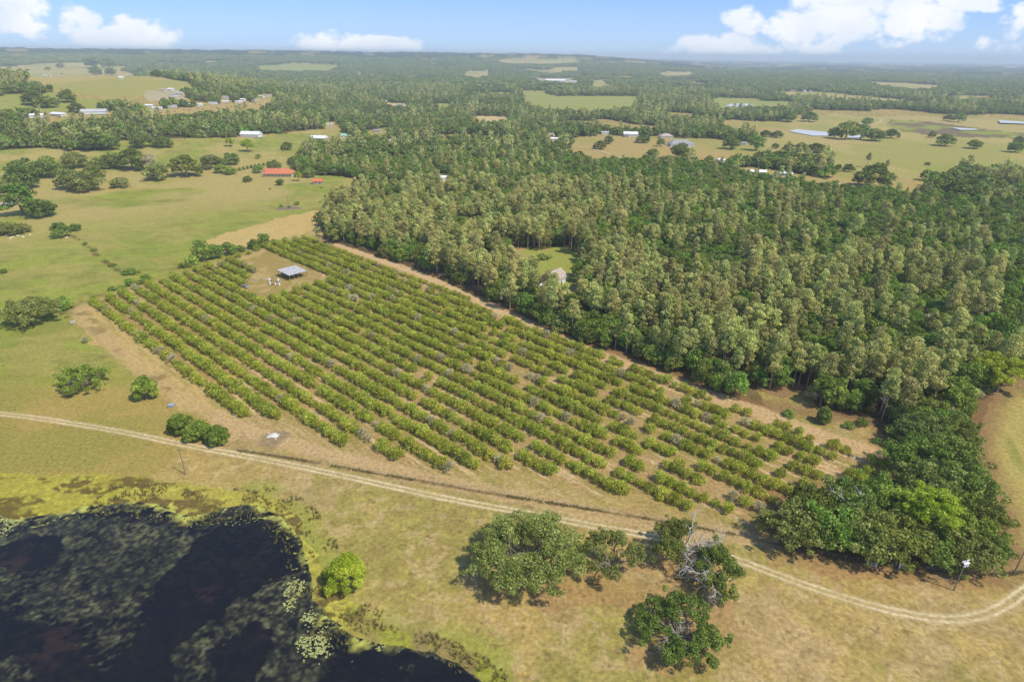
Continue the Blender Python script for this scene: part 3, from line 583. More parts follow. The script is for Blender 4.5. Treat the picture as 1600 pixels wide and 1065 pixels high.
def scatter_object(name, label, cat, pts, scl, rot, idx, protos):
    """one 'stuff' object that carries a mass of plants too many to count, through geometry nodes"""
    if len(pts) == 0: return
    coll = bpy.data.collections.new(name + '_kinds')
    for i, p in enumerate(protos): joined('%s_kind_%02d' % (name, i), p, coll)
    me = bpy.data.meshes.new(name); me.vertices.add(len(pts)); me.vertices.foreach_set('co', np.asarray(pts, np.float32).ravel())
    a = me.attributes.new('scl', 'FLOAT_VECTOR', 'POINT'); a.data.foreach_set('vector', np.asarray(scl, np.float32).ravel())
    a = me.attributes.new('rotz', 'FLOAT_VECTOR', 'POINT'); rv = np.zeros((len(pts), 3), np.float32); rv[:, 2] = rot; a.data.foreach_set('vector', rv.ravel())
    a = me.attributes.new('pick', 'INT', 'POINT'); a.data.foreach_set('value', np.asarray(idx, np.int32))
    o = link(name, me); tag(o, label, cat, None, 'stuff')
    ng = bpy.data.node_groups.new(name, 'GeometryNodeTree'); ng.interface.new_socket('Geometry', in_out='INPUT', socket_type='NodeSocketGeometry'); ng.interface.new_socket('Geometry', in_out='OUTPUT', socket_type='NodeSocketGeometry')
    N = ng.nodes; gi = N.new('NodeGroupInput'); go = N.new('NodeGroupOutput'); ip = N.new('GeometryNodeInstanceOnPoints'); ci = N.new('GeometryNodeCollectionInfo')
    ci.inputs['Collection'].default_value = coll; ci.inputs['Separate Children'].default_value = True; ci.inputs['Reset Children'].default_value = True
    def at_(nm, ty): q = N.new('GeometryNodeInputNamedAttribute'); q.data_type = ty; q.inputs['Name'].default_value = nm; return q.outputs['Attribute']
    ng.links.new(gi.outputs[0], ip.inputs['Points']); ng.links.new(ci.outputs[0], ip.inputs['Instance']); ip.inputs['Pick Instance'].default_value = True
    ng.links.new(at_('pick', 'INT'), ip.inputs['Instance Index']); ng.links.new(at_('rotz', 'FLOAT_VECTOR'), ip.inputs['Rotation']); ng.links.new(at_('scl', 'FLOAT_VECTOR'), ip.inputs['Scale'])
    ng.links.new(ip.outputs[0], go.inputs[0]); md = o.modifiers.new('scatter', 'NODES'); md.node_group = ng
    return o
def make_tree(name, label, cat, group, kind, v, loc, scale, rz):
    """an individual: an Empty at the foot, trunk and crown as its parts; copies share mesh data"""
    t = empty(name, loc, rz); t.scale = scale; tag(t, label, cat, group); tk, cr = PR[kind][v % len(PR[kind])]
    link('trunk', tk, t); link('crown', cr, t); return t

# ---------------------------------------------------------------- the orchard
rs = np.random.RandomState(5)
o0 = at(149, 475)[0]; e0 = at(363, 636)[0]; dv = (e0 - o0) / np.hypot(*(e0 - o0)); nv = np.array([-dv[1], dv[0]])
lastA = at(489, 378)[0]; lastB = at(1390, 716)[0]
oL = nv @ (lastA - o0); oR = nv @ (lastB - o0); sL = dv @ (lastA - o0); sR = dv @ (lastB - o0)
GAPS = [(500,592,5),(413,512,5),(668,586,7),(685,594,9),(705,602,7),(650,612,5),(1010,650,8),(905,640,6),(893,690,7),(955,690,6),(935,615,5),(960,735,6),(1075,720,8),(1120,770,10),(1100,745,7),(1200,700,9),(1250,725,10),(1290,735,10),(1165,655,5),(820,590,6),(790,560,5),(760,545,5),(1330,720,12),(560,470,0),(1180,740,5),(1235,755,8)]
GX = [(at(a, b)[0], c * 420 / 960.0 * .8) for a, b, c in GAPS]
KROW = 19; cit = []
for k in range(KROW + 1):
    s = -60 + rs.rand() * 3
    while s < 420:
        s += 3.75 + rs.normal() * .18
        f = (s - sL) / (sR - sL); off = k * (oL + (oR - oL) * f) / KROW
        p = o0 + dv * s + nv * (off + rs.normal() * .16)
        cit.append((p[0], p[1], k, s))
cit = np.array(cit); ok = inside(ORCH, cit[:, 0], cit[:, 1]) & ~inside(CLEAR, cit[:, 0], cit[:, 1]) & ~inside(WOOD, cit[:, 0] , cit[:, 1])
for c, r_ in GX: ok &= np.hypot(cit[:, 0] - c[0], cit[:, 1] - c[1]) > r_
worn = fbm(cit[:, 0], cit[:, 1], 24, 3, 81); right = sst(-60, 120, cit[:, 0]); ok &= rs.rand(len(cit)) > (.02 + .11 * right * sst(.4, .62, worn) + .07 * right)
cit = cit[ok]; right = right[ok]; nC = len(cit); dead = rs.rand(nC) < (.035 + .12 * sst(.5, .66, fbm(cit[:, 0], cit[:, 1], 20, 3, 82)) + .02 * right)
dist = np.hypot(cit[:, 0], cit[:, 1]); cz = ground_z(cit[:, 0], cit[:, 1])
sc = (1.08 + rs.normal(size=nC) * .11) * np.where(cit[:, 2] >= KROW - .5, .72, 1) * (1 - .08 * right) ; small = rs.rand(nC) < .06; sc = np.where(small, sc * .68, sc)
order = np.argsort(dist); near = order[:300]; rest = order[300:]
for i in near:
    s_ = float(sc[i]); a = rs.rand() * 6.28
    if dead[i]: make_tree('citrus_tree', 'grey thinning citrus tree, half leafless, in the nearer rows of the orchard', 'citrus tree', 'withering citrus trees in the orchard', 'citrusdead', int(rs.randint(3)), (cit[i, 0], cit[i, 1], cz[i]), (s_, s_, s_), a)
    else: make_tree('citrus_tree', 'rounded yellow-green citrus tree in the nearer rows of the orchard', 'citrus tree', 'citrus trees in the orchard rows', 'citrus', int(rs.randint(6)), (cit[i, 0], cit[i, 1], cz[i]), (s_ * rs.uniform(.92, 1.08), s_ * rs.uniform(.92, 1.08), s_ * rs.uniform(.85, 1.1)), a)
ix = np.where(dead[rest], 6 + rs.randint(0, 3, len(rest)), rs.randint(0, 6, len(rest)))
scatter_object('citrus_rows', 'farther rows of rounded yellow-green citrus trees running to the pine wood', 'citrus trees', np.c_[cit[rest, :2], cz[rest]], np.repeat(sc[rest][:, None], 3, 1) * rs.uniform(.9, 1.1, (len(rest), 3)), rs.rand(len(rest)) * 6.28, ix, PR['citrus'] + PR['citrusdead'])

# ---------------------------------------------------------------- the woods
def jgrid(x0, x1, y0, y1, s, j=.42):
    X, Y = np.meshgrid(np.arange(x0, x1, float(s)), np.arange(y0, y1, s * .87)); X[1::2] += s / 2
    X = X + rs.uniform(-j, j, X.shape) * s; Y = Y + rs.uniform(-j, j, X.shape) * s; return X.ravel(), Y.ravel()
def inview(x, y, m=3):
    az = np.degrees(np.arctan2(x, y)); return (np.abs(az) < 50 + m)
# near wood (r < 640): one candidate every 4.1 m, kinds by noise
X, Y = jgrid(-360, 640, 90, 790, 3.9); r = np.hypot(X, Y)
m = inside(WOOD, X, Y) & (r < 760) & inview(X, Y)
m &= ~((dline(closed(WOOD), X, Y, 30) < 4.5) & (X > 120) & (Y < 330) & (X > Y * .62))
for q in HOLES: m &= ~inside(q, X, Y)
X, Y, r = X[m], Y[m], r[m]; de = dline(closed(WOOD), X, Y, 30); ip = inside(PINES, X, Y); n1 = fbm(X, Y, 26, 3, 91); n2 = fbm(X, Y, 11, 3, 92)
px_ = X / (Y * math.cos(PITCH) + CAMH * math.sin(PITCH)) * F + 800
pp = np.where(ip, .66, .12) - .62 * sst(.47, .62, n1) - .42 * sst(300, 480, r) * sst(820, 1050, px_) ; border = (de < 11) & (px_ > 775) & (r < 460)
pp = np.where(border, .12, pp); pp = np.where((px_ > 1440) & (r < 300), pp * .35, pp)
isp = rs.rand(len(X)) < np.clip(pp, .03, 1)
# broadleaves need more room: thin them out
thin = isp | (rs.rand(len(X)) < .5); X, Y, r, isp, n1, n2, de, px_, border = [q[thin] for q in (X, Y, r, isp, n1, n2, de, px_, border)]
isp &= rs.rand(len(X)) < 2
drop = isp & (rs.rand(len(X)) < .26 + .2 * sst(.55, .65, n2)); X, Y, r, isp, n1, n2, de, px_, border = [q[~drop] for q in (X, Y, r, isp, n1, n2, de, px_, border)]
Z = terr(X, Y); nW = len(X)
grove = inside(poly((1100,900),(1195,780),(1300,760),(1395,745),(1390,700),(1440,690),(1540,660),(1620,800),(1640,950)), X, Y)
kind = np.where(isp, 'pine', np.where(rs.rand(nW) < .5, 'green', np.where(rs.rand(nW) < .7, 'oak', 'oakg')))
kind = np.where(~isp & (rs.rand(nW) < .07), 'bare', kind); kind = np.where(grove, np.where(rs.rand(nW) < .6, 'oakg', 'oak'), kind)
keepm = ~grove
# keep pines back from the sand lane edge so that bare trunks show
X, Y, Z, r, kind, px_, border, de, grove = [q[keepm] for q in (X, Y, Z, r, kind, px_, border, de, grove)]; nW = len(X)
S = np.ones(nW) * rs.uniform(.78, 1.14, nW)
S = np.where(kind == 'pine', rs.uniform(.74, 1.18, nW), S); S = np.where(kind == 'green', rs.uniform(.9, 1.5, nW), S); S = np.where(kind == 'oak', S * .98, S); S = np.where(kind == 'oakg', S * 1.0, S); S = np.where(grove, S * 1.12, S); S = np.where(border & (kind != 'pine'), S * .95, S)
S = np.where((kind == 'bare'), S * .95, S)
prc = {'pine': 6, 'oak': 4, 'oakg': 3, 'green': 4, 'bare': 3}
LBL = {'pine': ('pine_tree', 'tall slim pine with pale olive crown and bare trunk in the near woodland', 'pine tree', 'tall pines in the near woodland'),
       'oak': ('oak_tree', 'dark green oak with rounded crown in the near part of the woodland', 'oak tree', 'dark oaks in the near woodland'),
       'oakg': ('live_oak_tree', 'grey-green live oak with mossy crown in the near part of the woodland', 'live oak', 'grey-green live oaks in the near woodland'),
       'green': ('broadleaf_tree', 'fresh green broadleaf tree of middle height in the near part of the woodland', 'broadleaf tree', 'fresh green trees in the near woodland'),
       'bare': ('bare_tree', 'leafless grey tree standing in the near part of the woodland', 'bare tree', 'leafless grey trees in the near woodland')}
LIMIT = {'pine': 300, 'oak': 110, 'oakg': 90, 'green': 290, 'bare': 40}
rest = []
for kd in prc:
    ii = np.where(kind == kd)[0]; ii = ii[np.argsort(r[ii])]
    for i in ii[:LIMIT[kd]]:
        s_ = float(S[i]); nm, lb, ct, gr = LBL[kd]
        make_tree(nm, lb, ct, gr, kd, int(rs.randint(prc[kd])), (X[i], Y[i], Z[i]), (s_ * rs.uniform(.92, 1.1), s_ * rs.uniform(.92, 1.1), s_ * rs.uniform(.9, 1.1)), rs.rand() * 6.28)
    rest += list(ii[LIMIT[kd]:])
rest = np.array(rest); off = {'pine': 0, 'oak': 6, 'oakg': 10, 'green': 13, 'bare': 17}
PL = PR['pine'] + PR['oak'] + PR['oakg'] + PR['green'] + PR['bare']
fl_ = 0
ix = np.array([off[kind[i]] + rs.randint(prc[kind[i]]) for i in rest])
scatter_object('woodland', 'dense mixed woodland of pines and broadleaf trees filling the ground behind the nearest trees', 'woodland', np.c_[X[rest], Y[rest], Z[rest]], S[rest][:, None] * rs.uniform(.9, 1.1, (len(rest), 3)), rs.rand(len(rest)) * 6.28, ix, PL)

# middle distance woods (640 m to 2.4 km): simpler trees
FR = [broad(200 + i, 5.6, 10.5, 260, 1.05, [M_OAK, M_OAKG, M_OAK, M_GREEN, M_OAK, M_OAKG][i], lobes=9, lr=.38, limbs=2, base=.1) for i in range(6)] + [pine(210 + i, 2.9, 16, 110, .85) for i in range(3)]
X, Y = jgrid(-2300, 2300, 60, 2500, 8.8); r = np.hypot(X, Y); m = (r < 2500) & inview(X, Y, -4) & (r > 430)
X, Y = X[m], Y[m]; m = ~opens(X, Y) & ~(inside(WOOD, X, Y) & (np.hypot(X, Y) < 760)); X, Y = X[m], Y[m]; r = np.hypot(X, Y)
nb = fbm(X, Y, 60, 3, 95); m = (rs.rand(len(X)) > .08 + .35 * sst(.5, .68, fbm(X, Y, 110, 3, 96))); X, Y, r, nb = X[m], Y[m], r[m], nb[m]; n = len(X)
isp = rs.rand(n) < (.03 + .25 * sst(.5, .62, nb)); ix = np.where(isp, 6 + rs.randint(0, 3, n), rs.randint(0, 6, n)); s_ = rs.uniform(.8, 1.45, n) * np.where(isp, 1.05, 1.0)
scatter_object('distant_woods', 'broad belt of mixed woods between the farm fields in the middle distance', 'woods', np.c_[X, Y, terr(X, Y) - .3], s_[:, None] * rs.uniform(.9, 1.1, (n, 3)), rs.rand(n) * 6.28, ix, FR)
# far woods: patches of canopy
def patch(seed, mats):
    rg = np.random.RandomState(seed); lob = []
    for i in range(26):
        R_ = rg.uniform(3.5, 6); lob.append((rg.uniform(-18, 18), rg.uniform(-18, 18), rg.uniform(5, 9), R_, 1.0))
    v, q, t = leaves(rg, np.array(lob), 420, 2.3, .9, .5, .6); cr = mesh('crown', v, q, [mats], fattr=t)
    v, q = tubes([([(l[0], l[1], -1), (l[0], l[1], 3), (l[0], l[1], l[2])], [.3, .3, .2]) for l in lob[:6]], 3); return mesh('trunk', v, q, [M_BARK]), cr
FP = [patch(300 + i, [M_OAK, M_OAKG, M_OAK, M_OAKG][i]) for i in range(4)]
X, Y = jgrid(-6200, 6200, 100, 6400, 30, .3); r = np.hypot(X, Y); m = (r < 6200) & inview(X, Y, -5) & (r > 2450); X, Y = X[m], Y[m]; m = ~opens(X, Y); X, Y = X[m], Y[m]; n = len(X)
scatter_object('far_woods', 'hazy belt of unbroken woods stretching to the low ridge on the horizon', 'woods', np.c_[X, Y, terr(X, Y) - .5], rs.uniform(.85, 1.25, (n, 3)), rs.rand(n) * 6.28, rs.randint(0, 4, n), FP)
print('citrus', nC, 'wood', nW, 'rest', len(rest), 'far', n)

# ---------------------------------------------------------------- single trees standing apart
def spreading(seed, Rc, H, nl, n, leaf, mat, bark, mains=8, lr=(.9, 1.9), ecc=1.0, sector=None, low=.25, keep=.45):
    """wide live oak: pale limbs radiating from a short trunk, separate leaf clumps with gaps between them"""
    rg = np.random.RandomState(seed); lob = []; pp = []
    tr = .035 * Rc + .12; pp.append(([(0, 0, -.3), (0.1, 0, H * .12), (0, .1, H * .22)], [tr * 1.4, tr * 1.1, tr]))
    angs = [(sector[0] + (sector[1] - sector[0]) * (i + .5) / mains if sector else i / mains * 6.283) + rg.normal() * .2 for i in range(mains)]
    per = nl // mains
    for a in angs:
        Lm = Rc * rg.uniform(.55, .8); tip = np.array([math.cos(a) * Lm * ecc, math.sin(a) * Lm, H * rg.uniform(.45, .75)])
        main = bend((0, 0, H * .2), tip, rg, .16, 7); pp.append((main, np.linspace(tr * .62, tr * .22, 7)))
        for j in range(per):
            f = rg.uniform(.25, 1); b0 = main[int(f * 6)]; aa_ = a + rg.normal() * .55; R_ = Rc * min(1, (f * .75 + rg.uniform(.05, .32)))
            q = R_ / Rc; z = H * (low + (1 - low) * math.sqrt(max(0, 1 - (q * .93) ** 2)) * rg.uniform(.55, .95)); e = np.array([math.cos(aa_) * R_ * ecc, math.sin(aa_) * R_, z]); r_ = rg.uniform(*lr)
            pp.append((bend(b0, e, rg, .18, 5), np.linspace(tr * .24, .03, 5))); lob.append((*e, r_, .72))
            for c in range(2): lob.append((*(e + rg.normal(size=3) * [r_ * .9, r_ * .9, r_ * .4]), r_ * rg.uniform(.5, .8), .75))
    v, q, t = leaves(rg, np.array(lob), n, leaf, .3, keep, .85); crown = mesh('crown', v, q, [mat], fattr=t); v, q = tubes(pp); return mesh('trunk', v, q, [bark]), crown
def dead_limbs(seed, n, Lm, H, sector=None, depth=3, r0=.28, droop=0.0):
    rg = np.random.RandomState(seed); pp = []
    def grow(p, d, L_, r_, k):
        pts = [p]; dd = d.copy()
        for i in range(5):
            dd = dd + rg.normal(size=3) * .26; dd[2] -= droop; dd /= np.linalg.norm(dd); pts.append(pts[-1] + dd * L_ / 5)
        pp.append((pts, np.linspace(r_, r_ * .45, 6)))
        if k > 0:
            for i in range(rg.randint(3, 5)):
                f = rg.randint(2, 6); e = dd + rg.normal(size=3) * .75; e /= np.linalg.norm(e); grow(pts[f], e, L_ * rg.uniform(.45, .7), r_ * .45, k - 1)
    for i in range(n):
        a = sector[0] + (sector[1] - sector[0]) * (i + .5) / n if sector else i / n * 6.283
        grow(np.array([0, 0, H * .2]), np.array([math.cos(a), math.sin(a), rg.uniform(.25, .8)]), Lm, r0, depth)
    pp.append(([(0, 0, -.3), (0, 0, H * .12), (0, 0, H * .25)], [r0 * 1.5, r0 * 1.2, r0])); return tubes(pp)
def place(name, label, cat, px, py, meshes, group=None, rz=0, sc=(1, 1, 1)):
    x, y = P(px, py); t = empty(name, (x, y, gz1(x, y)), rz); t.scale = sc; tag(t, label, cat, group)
    for nm, me in meshes: link(nm, me, t)
    return t
def wm(px, py, w_):  # width in metres of something w_ photo pixels wide standing at px, py
    x, y = P(px, py); return w_ / ppm(x, y)
# foreground oaks beside the track
A = spreading(401, 14.0, 12.5, 100, 34000, .235, M_OAKG, M_BARK, 10, (1.2, 2.3)); place('live_oak_tree', 'largest live oak in front, broad mossy dark crown touching the track', 'live oak', 826, 893, [('trunk', A[0]), ('crown', A[1])])
A = spreading(402, 8.0, 10.5, 30, 8200, .22, M_OAKG, M_BARK, 7, (.8, 1.5)); place('live_oak_tree', 'thin open oak with see-through crown, between the largest oak and the broken one', 'live oak', 953, 893, [('trunk', A[0]), ('crown', A[1])], rz=.4)
A = spreading(403, 8.2, 10.0, 34, 9500, .22, M_OAK, M_BARK, 6, (1.0, 1.7), sector=(1.3, 4.4)); v, q = dead_limbs(11, 7, 7.4, 12, (-2.0, 1.0), 3, .38)
place('broken_oak_tree', 'broken oak with green crown on one side and bleached white dead limbs on the other', 'oak tree', 1068, 872, [('trunk', A[0]), ('crown', A[1]), ('dead_limb', mesh('dead_limb', v, q, [M_DEADW]))])
A = spreading(404, 6.6, 9.0, 34, 13000, .22, M_OAK, M_BARK, 6, (1.1, 1.8)); v, q = dead_limbs(12, 7, 7.0, 11, (1.9, 4.4), 3, .34, .0)
place('oak_tree', 'dense dark oak behind white dead limbs, close to the track bend', 'oak tree', 1118, 912, [('trunk', A[0]), ('crown', A[1]), ('dead_limb', mesh('dead_limb', v, q, [M_DEADW]))], sc=(.8, 1.15, 1))
A = spreading(405, 10.2, 7.5, 64, 20000, .21, M_OAK, M_BARK, 8, (.8, 1.6), low=.15); v, q = dead_limbs(13, 6, 5.2, 5, (1.2, 4.4), 3, .18, .03)
place('oak_tree', 'sprawling low green oak with bleached broken branches, lowest tree in the photo', 'oak tree', 1062, 1000, [('trunk', A[0]), ('crown', A[1]), ('dead_limb', mesh('dead_limb', v, q, [M_DEADW]))])
A = broad(406, 5.7, 10.6, 12000, .17, M_LIME, base=.06, lobes=26, lr=.26, limbs=14, sq=.8); place('cypress_tree', 'bright lime-green feathery tree on the pond bank', 'cypress tree', 542, 917, [('trunk', A[0]), ('crown', A[1])])
# trees by the orchard's west side
A = spreading(407, 11.5, 11.5, 90, 17000, .34, M_OAKG, M_BARK, 10, (1.3, 2.3)); place('live_oak_tree', 'big grey-green mossy live oak at the far left, beyond the orchard corner', 'live oak', 52, 504, [('trunk', A[0]), ('crown', A[1])])
A = broad(408, 4.2, 7.5, 3000, .3, M_GREEN, base=.04, lobes=16, lr=.34); place('broadleaf_tree', 'rounded green tree touching the big mossy live oak', 'broadleaf tree', 101, 483, [('trunk', A[0]), ('crown', A[1])])
A = spreading(409, 9.0, 7.6, 40, 8200, .3, M_GREEN, M_BARK, 8, (.9, 1.7), low=.08); place('broadleaf_tree', 'low spreading green tree with open top, in the scrub west of the orchard', 'broadleaf tree', 134, 604, [('trunk', A[0]), ('crown', A[1])])
A = broad(410, 4.9, 10.2, 6200, .3, M_GREEN, base=.03, lobes=22, lr=.3, limbs=12); place('broadleaf_tree', 'tall pointed green tree beside the mown strip west of the orchard', 'broadleaf tree', 230, 622, [('trunk', A[0]), ('crown', A[1])])
for k, (a_, b_, w_, h_, lb) in enumerate(((285, 676, 5.2, 8.6, 'leftmost of three dense green trees clustered by the limestone pile'), (313, 686, 5.4, 7.6, 'middle one of three dense green trees clustered by the limestone pile'), (342, 693, 4.8, 7.4, 'rightmost of three dense green trees clustered by the limestone pile'))):
    A = broad(411 + k, w_ * .84, h_, 5200, .3, M_GREEN, base=.03, lobes=20, lr=.32, limbs=10); place('broadleaf_tree', lb, 'broadleaf tree', a_, b_, [('trunk', A[0]), ('crown', A[1])])
A = bare(414, 1.8, 2.6, 700, .3); place('bare_bush', 'leafless grey bush on the west edge of the orchard strip', 'bush', 134, 535, [('stem', A[0]), ('crown', A[1])])
A = broad(415, 3.1, 7.0, 3800, .26, M_OAK, base=.02, lobes=22, lr=.3, sq=1.0); place('cedar_tree', 'single dense upright dark tree on the sandy corner east of the orchard', 'cedar tree', 1286, 660, [('trunk', A[0]), ('crown', A[1])])
# grove at the south-east corner
GV = [spreading(420 + i, 8.0, 12.0, 54, 9500, .33, [M_OAKG, M_OAK, M_GREEN, M_OAK][i], M_BARK, 9, (1.3, 2.2), low=.08) for i in range(4)]
GL = [(1236,846,80,1.0,'first oak of the south-east grove, at its orchard end'),(1262,815,66,.95,'oak behind the orchard-end oak of the south-east grove'),(1290,852,84,1.0,'oak in the front line of the grove, second from its orchard end'),
 (1322,812,78,1.0,'oak in the second line of the grove, next to the last citrus row'),(1345,860,86,1.05,'oak in the front line of the grove, with a pale bare limb above it'),(1392,868,86,1.0,'oak in the front line of the grove, just beside the lime-green tree'),
 (1380,812,80,1.0,'oak behind the lime-green tree on the orchard side'),(1448,878,66,.85,'low oak under the lime-green tree, near the power pole'),(1500,882,74,.9,'oak by the white-topped power pole'),(1532,880,52,.8,'last small oak at the track end of the grove'),
 (1478,838,84,1.1,'tall oak behind the power pole'),(1518,832,60,.95,'oak on the grove edge facing the right-hand field'),(1452,790,84,1.1,'oak in the middle of the grove behind the lime-green crown'),(1494,785,72,1.1,'oak at the middle of the field edge of the grove'),
 (1424,745,80,1.05,'oak beside the reddish bare ground at the lane end'),(1470,740,74,1.1,'oak above the middle of the grove facing the field'),(1435,700,70,1.0,'oak where the grove joins the pine wood'),(1486,702,54,1.0,'oak at the narrow neck between grove and field')]
for k, (a_, b_, w_, h_, lb) in enumerate(GL):
    g_ = GV[k % 4]; s_ = wm(a_, b_, w_) / 16.6; place('live_oak_tree', lb, 'live oak', a_, b_, [('trunk', g_[0]), ('crown', g_[1])], rz=k * 1.3, sc=(s_, s_, h_))
A = spreading(430, 7.0, 17.0, 44, 11000, .25, M_LIME, M_BARK, 8, (1.1, 1.9), low=.45); place('lime_green_tree', 'bright lime-green tree rising out of the dark south-east grove', 'lime-green tree', 1436, 846, [('trunk', A[0]), ('crown', A[1])])
A = spreading(431, 10.0, 16.0, 60, 15000, .28, M_LIME, M_BARK, 9, (1.3, 2.2), low=.2); place('lime_green_tree', 'bright yellow-green tree at the right edge between pine wood and field', 'lime-green tree', 1556, 612, [('trunk', A[0]), ('crown', A[1])])
v, q = dead_limbs(14, 3, 6.0, 17, (.2, 2.5), 2, .2); place('dead_tree', 'dead tree whose pale forked limb shows above the grove', 'dead tree', 1330, 832, [('trunk', mesh('trunk', v + [0, 0, 4.5], q, [M_DEADW]))])
v, q = dead_limbs(15, 3, 5.0, 15, (-.6, 1.5), 2, .16); place('dead_tree', 'bleached dead tree at the pine wood edge above the single cedar', 'dead tree', 1378, 640, [('trunk', mesh('trunk', v, q, [M_DEADW]))])

